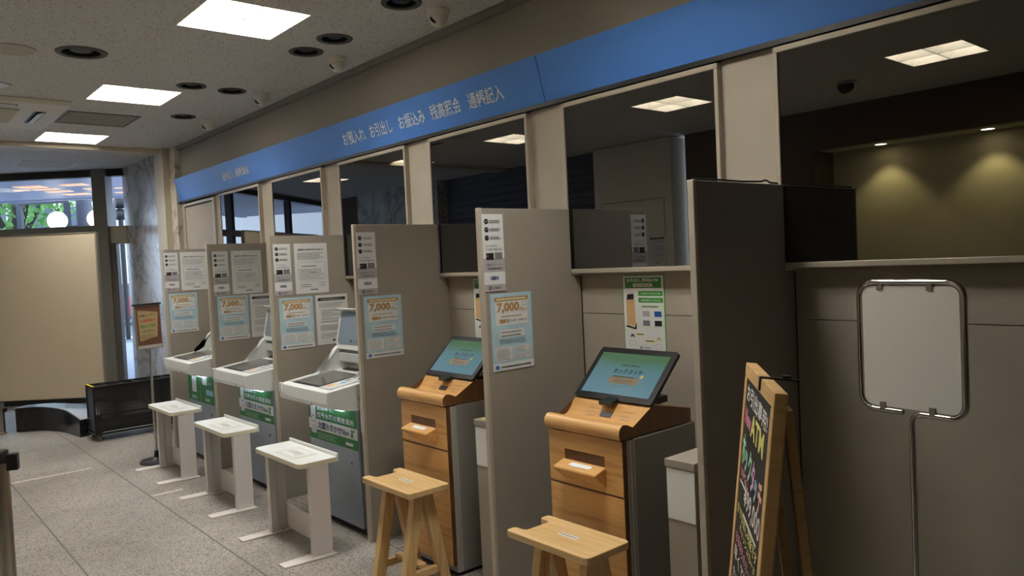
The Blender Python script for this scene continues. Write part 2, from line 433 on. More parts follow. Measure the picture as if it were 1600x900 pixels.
struct(MB().box(-15.6, 3.6, -3.2, 3.2, ZC+.25, ZC+.35).build('roof_slab', wallup_m))

# teller wall (right): lower panels, piers, upper band, backing
W = [(-7.567, -6.61), (-6.35, -5.42), (-5.156, -4.248), (-3.98, -3.057), (-2.795, -1.864), (-1.61, .62)]
b = MB()
b.box(-8.78, 3.4, 2.85, 2.98, 0, 1.308); b.box(-8.78, 3.4, 2.85, 2.98, 1.312, 1.53)
px_ = -8.78
edges = [(-8.66, -7.75)]+W
for a, c in edges:
    b.box(px_, a, 2.82, 2.98, 1.53, 2.40); px_ = c
b.box(px_, 3.4, 2.82, 2.98, 1.53, 2.40)
b.box(-8.78, 3.4, 2.88, 2.98, 1.53, 2.40)
struct(b.build('wall_right', wall_m))
struct(MB().box(-8.78, 3.4, 2.83, 2.98, 2.40, ZC).build('wall_right_upper', wallup_m))
struct(MB().box(-8.78, 3.4, 2.80, 2.83, 2.972, ZC-.001).build('trim_1', bronze))
for i, (a, c) in enumerate(W):
    o = thing('window_%d' % (i+1), '', ''); del o['label']; del o['category']; struct(o); o.location = ((a+c)/2, 2.82, 1.515)
    hw = (c-a)/2; f = MB(); t = .023
    f.box(-hw, hw, -.034, .03, 0, t); f.box(-hw, hw, -.034, .03, .865-t, .865); f.box(-hw, -hw+t*.8, -.034, .03, t, .865-t); f.box(hw-t*.8, hw, -.034, .03, t, .865-t)
    f.build('window_frame', frame_m, o, bevel=.003)
    MB().box(-hw+.01, hw-.01, -.027, -.012, .015, .85).build('pane', mirror_m, o)
o = thing('door_1', '', ''); del o['label']; del o['category']; struct(o); o.location = (-8.205, 2.82, 1.53)
MB().box(-.43, .40, -.012, .03, -1.50, .80).build('door_leaf', wall_m, o, bevel=.003)
b = MB(); b.box(-.455, -.43, -.02, .03, -1.5, .84); b.box(.40, .455, -.02, .03, -1.5, .84); b.box(-.43, .40, -.02, .03, .815, .84)
b.build('door_frame', frame_m, o)
# far end of the teller side: marble, shutter guide, beam
struct(MB().box(-8.97, -8.78, 2.77, 2.98, 0, ZC).build('wall_right_pilaster', marble_w))
struct(MB().box(-9.27, -8.97, 2.70, 2.98, 0, ZC).build('trim_2', trimc, bevel=.004))
struct(MB().box(-10.86, -9.27, 2.76, 2.98, 0, ZC).build('wall_far', marble_m))
struct(MB().box(-9.27, -9.05, YL, 2.70, ZC-.045, ZC-.001).build('trim_3', trimc))
# opposite side of the room, seen mirrored in the dark windows
b = MB(); b.box(-5.7, -4.06, YL-.1, YL, 0, ZC); b.box(-4.06, 3.4, YL-.1, YL, 2.60, ZC)
b.box(-4.12, -4.06, YL-.5, YL-.1, 0, 2.6)
struct(b.build('wall_left', brown_m))
struct(MB().box(-4.06, 3.4, YL-.5, YL-.42, 0, 2.60).build('wall_left_alcove', olive_m))
struct(MB().box(-4.06, 3.4, YL-.42, YL-.1, 2.60, 2.64).build('trim_4', olive_m))
b = MB(); b.box(-10.7, -7.04, YL-.1, YL-.06, 0, ZC)
for i in range(26):
    z = .06+i*.112; b.cyl((-10.7, YL-.055, z), (-7.04, YL-.055, z), .022, n=8)
struct(b.build('door_2', shut_m))
struct(MB().box(-7.04, -5.77, YL-.1, -2.0, 0, ZC-.02).build('wall_left_pillar', lwall_m, bevel=.004))
b = MB(); g = .006
for x0, x1, z0, z1 in ((-6.93, -5.89, 2.27, 2.276), (-6.93, -6.924, .1, 2.27), (-5.896, -5.89, .1, 2.27)): b.box(x0, x1, -2.003, -1.998, z0, z1)
struct(b.build('door_3', dark_m))
struct(MB().box(-13.4, -10.7, YL-.1, -2.05, 0, ZC).build('wall_left_marble', marble_m))
struct(MB().box(3.4, 3.5, YL-.7, 3.0, 0, ZC).build('wall_back', wallup_m))
struct(MB().box(-15.2, -13.4, YL-.1, YL, 0, ZC).build('wall_left_end', brown_m))

# ------------------------------------------------------------------ entrance front
def lbox(name, s0, s1, d0, d1, z0, z1, m, parent=None, bevel=0):
    o = MB().box(s0, s1, d0, d1, z0, z1).build(name, m, parent, bevel=bevel); return o
front = thing('window_7', '', ''); del front['label']; del front['category']; struct(front); front.location = (0, 0, 0); front.rotation_euler = (0, 0, FA)
# local x = s, y = d
lbox('post', -5.335, -5.16, 9.92, 10.1, 0, ZC, bronze, front, .004)
lbox('header', -11.7, -4.95, 9.97, 10.08, 2.925, ZC, bronze_d, front)
lbox('transom', -11.7, -5.335, 9.97, 10.08, 2.20, 2.30, bronze, front, .003)
lbox('transom_box', -5.16, -4.95, 9.98, 10.08, 2.05, 2.28, trimc, front)
lbox('post', -7.6, -7.5, 9.97, 10.08, 0, 2.92, bronze_d, front)
lbox('post', -9.8, -9.7, 9.97, 10.08, 0, 2.92, bronze_d, front)
lbox('sill', -11.7, -4.95, 9.97, 10.08, 0, .26, bronze_d, front)
lbox('door_stile', -5.16, -5.10, 9.99, 10.07, .08, 2.05, bronze_d, front)
lbox('pane', -11.7, -4.95, 10.02, 10.03, .08, 2.93, clear_m, front)
b = MB()
for i in range(5):
    b.cyl((-5.155+.014*i, 9.965, .1), (-5.155+.014*i, 9.965, 2.06), .011, n=10)
b.build('curtain', mat('curtain_grey', (104, 99, 94), .8), front, smooth=60)

# ================================================================== CEILING FITTINGS
def ceiling_light(label):
    t = thing('ceiling_light', label, 'light', (0, 0, ZC), 0, 'square recessed ceiling lights'); h = .28
    MB().box(-h, h, -h, h, .128, .138).build('diffuser', panel_m, t)
    b = MB(); k = .008
    for a in (-h, h-k): b.box(a, a+k, -h, h, -.004, .128); b.box(-h+k, h-k, a, a+k, -.004, .128)
    b.build('lamp_frame', blade_m, t)
    b = MB()
    for c in (0,):
        b.prism([(c-.004, -.002), (c+.004, -.002), (c+.022, .127), (c-.022, .127)], 1, -h+k, h-k)
        b.prism([(c-.004, -.002), (c+.004, -.002), (c+.022, .127), (c-.022, .127)], 0, -h+k, h-k)
    b.build('louvre', blade_m, t)
    return t
cl = ceiling_light('bright square ceiling light nearest the camera, largest in view at top')
ll = ['bright square ceiling light second from camera, right of the air conditioner', 'smallest lit square ceiling light, nearest the marble far wall', 'square ceiling light above the wooden machines, just past the frame',
      'square ceiling light mirrored in the largest dark window', 'square ceiling light mirrored in the window over the nearest wooden machine', 'square ceiling light mirrored in the window over the farther wooden machine',
      'square ceiling light mirrored between the middle white machines, opposite row', 'square ceiling light deepest in the opposite row near the entrance glass']
cl.location = (*L1[0], ZC)
cl2 = None
for i, ((x, y), l) in enumerate(zip(L1[1:]+L2, ll)):
    q = dup(cl2 or cl, l, (x, y, ZC))
    if i == 3:      # the opposite row carries weaker lamps
        cl2 = q
        for ch in q.children:
            if ch.name.startswith('diffuser'): ch.data = ch.data.copy(); ch.data.materials[0] = panel2_m

def can(r, label):
    t = thing('recessed_downlight', label, 'downlight', (0, 0, ZC), 0, 'unlit round ceiling downlights')
    MB().lathe([(r*.80, -.001), (r*.84, -.007), (r+.008, -.007), (r+.012, 0), (r+.012, .004), (r*.80, .004), (r*.80, -.001)]).build('rim', rim_m, t, smooth=40)
    MB().lathe([(r*.80, 0), (r*.78, .10), (0, .10)]).build('can', hole_m, t, smooth=40)
    MB().lathe([(0, .0), (r*.45, .008), (r*.6, .03), (r*.66, .06), (r*.66, .098), (0, .098)], n=24).build('lamp_insert', mat('lamp_insert', (22, 22, 26), .35), t, smooth=40)
    return t
cn = ['largest unlit round black downlight, left of the others', 'unlit round black downlight at top edge beside the nearest white camera', 'unlit round downlight of a close pair, nearer the wall', 'unlit round downlight of a close pair, nearer the big lit square',
      'unlit round downlight just right of the second lit square', 'unlit round downlight beside the third white ceiling camera', 'farthest unlit round downlight, beside the last white ceiling camera']
for (x, y, r), l in zip(CANS, cn):
    t = can(r, l); t.location = (x, y, ZC)
def sec_cam(label):
    t = thing('security_camera', label, 'camera', (0, 0, ZC), 0, 'white ceiling security cameras')
    MB().lathe([(0, 0), (.062, 0), (.062, -.03), (.058, -.036), (.055, -.036), (0, -.036)]).build('mount', cam_m, t, smooth=40)
    MB().sphere((0, 0, -.045), .052, (1, 1, 1.05)).build('ball', cam_m, t, smooth=60)
    sl = [Vector((.0525*math.cos(R(e))*math.cos(R(a)), .0525*math.cos(R(e))*math.sin(R(a)), -.045+.0525*math.sin(R(e)))) for a, e in ((-92, -6), (-88, -16), (-82, -27), (-72, -38), (-58, -47))]
    MB().tube(sl, [.005, .008, .009, .008, .005], 8).build('lens_slot', dark_m, t, smooth=60)
    return t
sc0 = sec_cam('white ball security camera nearest the camera, at top edge'); sc0.location = (-3.52, 2.58, ZC)
for (x, y), l in zip(((-4.69, 2.575), (-5.955, 2.58), (-7.19, 2.59)), ('white ball security camera second from the top edge', 'white ball security camera third from the top edge', 'farthest white ball security camera, near the blue sign end')): dup(sc0, l, (x, y, ZC))
def plate(label, x, y, r, m):
    t = thing('ceiling_speaker', label, 'speaker', (x, y, ZC))
    MB().lathe([(0, -.006), (r*.9, -.006), (r*.9, -.003), (0, -.003)]).build('grille', m, t, smooth=40)
    MB().lathe([(r*.9, 0), (r*.9, -.008), (r, -.01), (r, 0), (r*.9, 0)]).build('ring', ac_m, t, smooth=40)
plate('round flush ceiling plate with cream ring at upper left edge', -5.49, .83, .13, mat('plate_grey', (186, 178, 164), .7))
plate('small white round ceiling disc at left edge above the air conditioner', -6.52, .85, .115, plastic_w)
# air conditioner cassette
t = thing('air_conditioner', 'cream ceiling cassette air conditioner with louvre slots at left edge', 'air conditioner', (-7.50, .80, ZC))
h = .62
MB().prism([(-h, -.002), (-h+.03, -.035), (h-.03, -.035), (h, -.002)], 1, -h, h).build('panel', ac_m, t, bevel=.006)
MB().box(-.31, .31, -.31, .31, -.043, -.033, .004).build('intake_grille', mat('ac_grille', (190, 178, 140), .6), t)
for k in range(4):
    Mx = Matrix.Rotation(k*PI/2, 4, 'Z')
    sl = MB().box(-.27, .27, .42, .50, -.0375, -.033).build('air_slot', dark_m, t, M=Mx)
    MB().box(-.26, .26, -.03, .03, -.003, .003, M=Matrix.Translation((0, .47, -.043)) @ Matrix.Rotation(R(20), 4, 'X')).build('vane', plastic_w, sl)
# covered lamp opening
t = thing('ceiling_access_panel', 'square ceiling panel with dark border beside the air conditioner', 'panel', (-7.545, 1.75, ZC))
b = MB(); h = .285
for a in (-h, h-.02): b.box(a, a+.02, -h, h, -.006, .0); b.box(-h+.02, h-.02, a, a+.02, -.006, .0)
b.build('border', mat('border_dark', (84, 86, 96), .5), t); MB().box(-h+.02, h-.02, -h+.02, h-.02, -.003, 0).build('infill', mat('infill', (150, 142, 130), .9, var=.2, vscale=40), t)
b = MB(); h = .3
for a in (-h, h-.012): b.box(a, a+.012, -h, h, -.004, .0); b.box(-h+.012, h-.012, a, a+.012, -.004, .0)
t = thing('ceiling_hatch', 'thin white square hatch outline on ceiling near the entrance', 'hatch', (-10.72, 1.88, ZC))
b.build('hatch_frame', white_ink, t); MB().box(-h+.012, h-.012, -h+.012, h-.012, -.002, 0).build('hatch_board', mat('hatch_board', (196, 188, 174), .8), t)
# mirrored opposite side: lit downlights in the alcove and a dome camera
def lit_spot(label, x):
    t = thing('alcove_downlight', label, 'downlight', (x, -2.42, 2.60), 0, 'lit downlights in the alcove')
    MB().lathe([(0, -.004), (.055, -.004), (.055, -.001), (0, -.001)]).build('lens', spot_m, t)
    MB().lathe([(.055, -.001), (.055, -.008), (.07, -.006), (.07, -.001), (.055, -.001)]).build('ring', plastic_w, t, smooth=40)
    ld = bpy.data.lights.new('alcove_lamp', 'SPOT'); ld.energy = 20; ld.color = (1, .88, .48); ld.spot_size = R(96); ld.spot_blend = .5; ld.shadow_soft_size = .04
    lo = bpy.data.objects.new('lamp', ld); C.objects.link(lo); lo.parent = t; lo.location = (0, 0, -.03)
lit_spot('lit downlight mirrored at left of the largest window', -3.46); lit_spot('lit downlight mirrored at right of the largest window', -2.49)
t = thing('dome_camera', 'dark dome camera mirrored near top of the largest window', 'camera', (-3.19, -1.13, ZC))
MB().lathe([(0, 0), (.09, 0), (.09, -.02), (0, -.02)]).build('mount', ac_m, t, smooth=40); MB().sphere((0, 0, -.03), .07).build('dome', mat('smoked_dome', (26, 26, 34), .1), t, smooth=60)

# ================================================================== BLUE SIGN
def sign(name, x0, x1, label, texts):
    t = thing(name, label, 'sign', (x0, 2.79, 2.41))
    L = x1-x0
    # cross-section: leaning face, top out from the wall
    MB().prism([(0.022, 0), (-.042, .24), (.035, .24), (.03, 0)], 0, 0, L-.006).build('board', blue_m, t, bevel=.001)
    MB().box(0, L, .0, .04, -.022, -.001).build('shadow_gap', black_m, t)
    if texts:
        s = Sheet()
        for tx, a, c, z0, z1 in texts: s.text('lettering', white_ink, tx, a, c, z0, z1, 1, .012)
        r = bpy.data.objects.new('lettering_set', None)
        for o in s.build(t):
            up = Vector((0, -.064, .24)).normalized()
            o.matrix_local = frame3((1, 0, 0), up, (0, .022, 0)) @ Matrix.Translation((0, 0, .0008))
        bpy.data.objects.remove(r)
    return t
X0 = -8.78; HT = .086
tt = [('通帳記入 通帳繰越', -7.435, -6.79, .083, .163)]
for s_, a, c in (('お預入れ', -5.035, -4.722), ('お引出し', -4.655, -4.374), ('お振込み', -4.288, -3.99), ('残高照会', -3.925, -3.618), ('通帳記入', -3.542, -3.228)): tt.append((s_, a, c, .075, .168))
sign('sign_board', X0, -2.924, 'long bright blue sign with white lettering over the machines', [(s_, a-X0, c-X0, z0, z1) for s_, a, c, z0, z1 in tt])
sign('sign_board', -2.924, 3.38, 'blank blue sign panel right of the lettered one, above the largest window', None)

# ================================================================== PARTITIONS
PX = {1: -7.44, 2: -6.30, 3: -5.11, 4: -3.915, 5: -2.76, 6: -1.58}     # camera-side faces
pl = {1: 'farthest taupe partition, beside the leaflet stand', 2: 'taupe partition second from the far end, with four papers', 3: 'taupe partition left of the nearest white machine, with four papers',
      4: 'taupe partition between the nearest white machine and farther wooden machine', 5: 'taupe partition between the two wooden machines', 6: 'nearest taupe partition, dark bare face, behind the chalkboard'}
for k, x in PX.items():
    t = thing('partition', pl[k], 'partition', (x, 2.195, 0), 0, 'taupe partitions between the machines')
    MB().prism([(.02, 0), (.652, 0), (.652, 1.505), (.585, 1.505), (.585, 1.843), (.02, 1.843)], 0, -.024, 0).build('panel', part_m, t, bevel=.002)
    MB().box(-.026, .001, 0, .02, 0, 1.845).build('edge_strip', edge_m, t, bevel=.003)
    if k in (5, 6): MB().box(-.008, .002, .646, .652, 0, 1.50).build('wall_joint', bronze_d, t)
t = thing('cable', 'thin black cable lying along the top of the nearest partition', 'cable', (-1.592, 2.2, 1.8455))
MB().tube([(.0, .01, .003), (.002, .15, .004), (.0, .32, .003), (.003, .44, .006), (.004, .455, .011), (.004, .475, .011), (.003, .5, .004), (.0, .56, .003)], .0035, 8).build('wire', rubber, t, smooth=60)

# ------------------------------------------------------------------ posters on partitions
def strip_poster(label):
    o = sheet_root('strip_poster', .127, .358, paper, label, 'poster', Matrix(), group='narrow card posters on the partitions')
    s = Sheet(); W_, H_ = .127, .358; L, T = -W_/2, H_/2
    for i, y in enumerate((T-.034, T-.072, T-.110)):
        s.disc('icon', black_ink, L+.025, y, .0125); s.rect('icon', grey_ink, L+.018, L+.032, y-.004+.003*i, y+.004, 3)
        s.lines('fine_print', black_ink, L+.044, L+.108, y-.008, y+.008, 2, rag=.15)
    s.text('headline', black_ink, 'カードなのに、', L+.016, L+.092, T-.152, T-.142); s.text('headline', black_ink, 'その場で現金決済。', L+.016, L+.116, T-.170, T-.158)
    s.rect('band', lgrey_ink, L, -L, T-.268, T-.205, 1); s.rect('card', black_ink, L+.016, L+.062, T-.212, T-.180, 2); s.rect('card', grey_ink, L+.068, L+.114, T-.210, T-.178, 2)
    s.rect('card', gold_ink, L+.022, L+.028, T-.198, T-.190, 3)
    s.text('headline', black_ink, '北國Visaデビットカード', L+.014, L+.118, T-.240, T-.229); s.outline('fine_print', grey_ink, L+.018, L+.112, T-.258, T-.245, .001, .0007); s.lines('fine_print', black_ink, L+.024, L+.106, T-.257, T-.247, 1, rag=0)
    s.text('logo', navy_ink, 'VISA', L+.034, L+.088, T-.305, T-.288, bold=.04, shear=.25)
    s.rect('band', lgrey_ink, L, -L, -T, T-.326, 1); s.text('bank_name', black_ink, '北國銀行', L+.046, L+.10, T-.349, T-.336)
    for dx in (0, .006, .012): s.rect('logo', black_ink, L+.024+dx, L+.0275+dx, T-.351, T-.334, 3)
    s.build(o); return o
def flyer(label):
    W_, H_ = .255, .362; o = sheet_root('blue_flyer', W_, H_, paper_b, label, 'poster', Matrix(), group='pale blue 7,000 yen flyers'); L, T = -W_/2, H_/2
    s = Sheet(); s.rect('white_card', paper, L+.026, -L-.026, T-.150, T-.030, 1, .004)
    s.rect('gold_band', gold_ink, L+.022, -L-.022, T-.038, T-.018, 2, .008); s.lines('fine_print', cream, L+.036, -L-.036, T-.036, T-.020, 1, 4, .5, 0)
    s.text('headline', gold_ink, '7,000', L+.036, L+.176, T-.096, T-.043, bold=.05); s.text('headline', gold_ink, '円', L+.178, L+.200, T-.092, T-.072, bold=.02); s.text('headline', gold_ink, '相当', L+.202, L+.226, T-.090, T-.078); s.text('headline', gold_ink, '最大', L+.029, L+.036, T-.093, T-.08)
    s.lines('fine_print', gold_ink, L+.06, L+.19, T-.114, T-.103, 1, rag=0); s.rect('gold_band', gold_ink, L+.05, L+.09, T-.140, T-.122, 2, .003); s.rect('gold_band', lgrey_ink, L+.093, L+.112, T-.140, T-.122, 2)
    s.text('subhead', black_ink, '専用通帳・口座開設の受付', L+.118, L+.222, T-.136, T-.126); s.outline('doodle', black_ink, L+.196, L+.222, T-.064, T-.044, .008, .0012)
    s.rect('white_card', paper, L+.05, -L-.05, T-.208, T-.172, 1); s.lines('fine_print', black_ink, L+.058, -L-.058, T-.206, T-.174, 2, fill=.22)
    s.lines('fine_print', navy_ink, L+.045, -L-.045, T-.240, T-.214, 3, fill=.3, rag=.1)
    s.rect('white_card', paper, L+.016, L+.122, T-.318, T-.252, 1); s.lines('fine_print', grey_ink, L+.022, L+.116, T-.314, T-.256, 6, fill=.25)
    for y in (T-.283, T-.318):
        s.rect('white_card', paper, L+.130, -L-.014, y, y+.030, 1); s.lines('fine_print', grey_ink, L+.136, -L-.04, y+.003, y+.027, 3, fill=.25); s.outline('doodle', grey_ink, -L-.036, -L-.018, y+.006, y+.024, .008, .001)
    s.rect('white_card', paper, L, -L, -T, T-.328, 1); s.rect('logo', mat('logo_blue', (60, 120, 180), .5), L+.014, L+.036, -T+.008, -T+.026, 2, .003)
    s.lines('fine_print', black_ink, L+.05, -L-.02, -T+.008, -T+.028, 1, fill=.3, rag=0); s.build(o); return o
def notice(label):
    W_, H_ = .255, .357; o = sheet_root('notice_sheet', W_, H_, paper, label, 'notice', Matrix()); L, T = -W_/2, H_/2; s = Sheet()
    s.text('headline', black_ink, '通帳発行手数料改定のお知らせ', L+.03, -L-.03, T-.052, T-.038, bold=.015); s.lines('fine_print', grey_ink, L+.02, -L-.02, T-.118, T-.062, 5, fill=.3)
    s.outline('rounded_box', black_ink, L+.022, -L-.022, T-.262, T-.134, .016, .0012); s.lines('fine_print', grey_ink, L+.05, -L-.06, T-.172, T-.15, 1, fill=.35); s.lines('fine_print', grey_ink, L+.034, -L-.034, T-.255, T-.178, 6, fill=.3)
    s.lines('fine_print', red_ink, L+.115, L+.165, T-.214, T-.204, 1, fill=.5, rag=0)
    s.outline('rounded_box', grey_ink, L+.032, L+.18, T-.318, T-.274, .004, .001); s.lines('fine_print', black_ink, L+.04, L+.14, T-.312, T-.286, 2, fill=.3); s.lines('fine_print', grey_ink, L+.19, -L-.02, T-.31, T-.275, 3, fill=.3)
    s.lines('fine_print', black_ink, L+.11, L+.17, T-.338, T-.326, 1, fill=.6, rag=0); s.build(o); return o
def notice_b(label):
    W_, H_ = .255, .360; o = sheet_root('notice_sheet', W_, H_, paper, label, 'notice', Matrix()); L, T = -W_/2, H_/2; s = Sheet()
    s.rect('black_band', black_ink, L+.018, -L-.018, T-.042, T-.020, 2); s.text('headline', paper, 'ATM取引時間変更のお知らせ', L+.04, -L-.04, T-.037, T-.026)
    s.lines('fine_print', grey_ink, L+.024, -L-.02, T-.088, T-.056, 3, fill=.3); s.lines('fine_print', grey_ink, L+.04, -L-.05, T-.200, T-.105, 6, fill=.25, rag=.5); s.lines('fine_print', black_ink, L+.03, -L-.03, T-.26, T-.215, 4, fill=.25)
    s.lines('fine_print', grey_ink, L+.03, -L-.08, T-.315, T-.275, 3, fill=.25); s.rect('fine_print', black_ink, L+.12, L+.14, T-.34, T-.325, 2); s.build(o); return o
def onpart(k, y, z, off=.0025): return frame3((0, 1, 0), (0, 0, 1), (PX[k]+off, y, z))
names = {1: 'farthest partition', 2: 'second partition from the far end', 3: 'partition left of the nearest white machine', 4: 'partition left of the farther wooden machine', 5: 'partition between the two wooden machines'}
sp = strip_poster('narrow white card poster at top of the farthest partition'); sp.matrix_world = onpart(1, 2.26, 1.636)
for k, y, z in ((2, 2.297, 1.601), (3, 2.294, 1.607), (4, 2.27, 1.62), (5, 2.272, 1.637)): relabel(sp, 'narrow white card poster at top of the '+names[k], onpart(k, y, z))
fb = flyer('pale blue 7,000 yen flyer on the farthest partition'); fb.matrix_world = onpart(1, 2.348, 1.254)
for k, y, z in ((2, 2.382, 1.234), (3, 2.379, 1.227), (4, 2.362, 1.247), (5, 2.364, 1.264)): relabel(fb, 'pale blue 7,000 yen flyer on the '+names[k], onpart(k, y, z))
nn = notice('white notice with rounded text box on the farthest partition'); nn.matrix_world = onpart(1, 2.469, 1.638); nn['group'] = 'white notices with a rounded box'
for k, y, z in ((2, 2.515, 1.604), (3, 2.512, 1.608)): relabel(nn, 'white notice with rounded text box on the '+names[k], onpart(k, y, z))
nb = notice_b('white notice with black title bar on the second partition from the far end'); nb.matrix_world = onpart(2, 2.653, 1.235); nb['group'] = 'white notices with a black title bar'
relabel(nb, 'white notice with black title bar on the partition left of the nearest white machine', onpart(3, 2.655, 1.23))
relabel(nb, 'white notice with black title bar mirrored in a dark window', frame3((-1, 0, 0), (0, 0, 1), (-6.02, -1.997, 1.63)))
# ------------------------------------------------------------------ green posters on the wall behind the wooden machines
def green_poster(label):
    W_, H_ = .255, .362; o = sheet_root('green_poster', W_, H_, green2, label, 'poster', Matrix(), group='green framed machine posters'); L, T = -W_/2, H_/2; s = Sheet()
    s.rect('white_field', paper, L+.005, -L-.005, -T+.005, T-.004, 1)
    s.rect('title_panel', green2, L+.018, -L-.018, T-.062, T-.012, 2); s.text('headline', white_ink, 'お引出し専用ATM', L+.03, -L-.034, T-.034, T-.016, 3, .03); s.rect('title_panel', paper, L+.068, L+.186, T-.057, T-.040, 3); s.text('headline', black_ink, 'ホックタッチ', L+.082, L+.172, T-.054, T-.043, 4)
    for y, tx in ((T-.100, '99,000円までお引出し可能'), (T-.132, '通帳記帳はできません')):
        s.rect('title_panel', green2, L+.098, -L-.010, y, y+.024, 2, .003); s.text('headline', white_ink, tx, L+.115, -L-.025, y+.007, y+.016, 3)
    s.rect('card_box', pgreen, L+.098, -L-.008, T-.252, T-.142, 2, .005); s.rect('card_box', paper, L+.106, -L-.014, T-.246, T-.158, 3); s.lines('fine_print', black_ink, L+.12, -L-.04, T-.155, T-.145, 1, 4, .5, 0)
    for x, y, m_ in ((.122, .198, lgrey_ink), (.192, .198, mat('card_blue', (40, 90, 160), .5)), (.122, .242, grey_ink), (.192, .242, black_ink)): s.rect('card', m_, L+x, L+x+.042, T-y, T-y+.026, 4)
    s.poly('machine_picture', mat('print_wood', (212, 172, 124), .6), [(L+.022, T-.236), (L+.076, T-.248), (L+.074, T-.118), (L+.022, T-.118)], 2); s.poly('machine_picture', dark_m, [(L+.025, T-.118), (L+.070, T-.116), (L+.070, T-.090), (L+.030, T-.092)], 3)
    s.poly('machine_picture', dark_m, [(L+.018, T-.25), (L+.080, T-.262), (L+.084, T-.225), (L+.070, T-.252), (L+.022, T-.240)], 3)
    for cx, cy, hm in ((L+.054, T-.305, mat('print_hair', (60, 74, 84), .6)), (L+.212, T-.315, mat('print_hair_fair', (200, 176, 120), .6))):
        s.disc('sketch_person', hm, cx, cy+.010, .012, 2); s.disc('sketch_person', paper, cx, cy, .0095, 3); s.outline('sketch_person', grey_ink, cx-.02, cx+.02, cy-.034, cy-.010, .008, .001, 2)
    for x0, x1, y in ((.075, .128, .294), (.128, .19, .324)): s.rect('speech_bubble', cream, L+x0, L+x1, T-y, T-y+.020, 2, .004); s.lines('fine_print', black_ink, L+x0+.006, L+x1-.006, T-y+.004, T-y+.016, 1, 3, .5, 0)
    s.text('bank_name', black_ink, '北國銀行', L+.118, L+.165, T-.352, T-.342)
    for dx in (0, .0055, .011): s.rect('logo', black_ink, L+.098+dx, L+.101+dx, T-.353, T-.341, 3)
    s.build(o); return o
gp = green_poster('green framed poster on wall above the nearest wooden machine'); gp.matrix_world = frame3((1, 0, 0), (0, 0, 1), (-2.358, 2.8485, 1.318))
relabel(gp, 'green framed poster on wall half hidden behind the partition between wooden machines', frame3((1, 0, 0), (0, 0, 1), (-3.545, 2.8485, 1.318)))

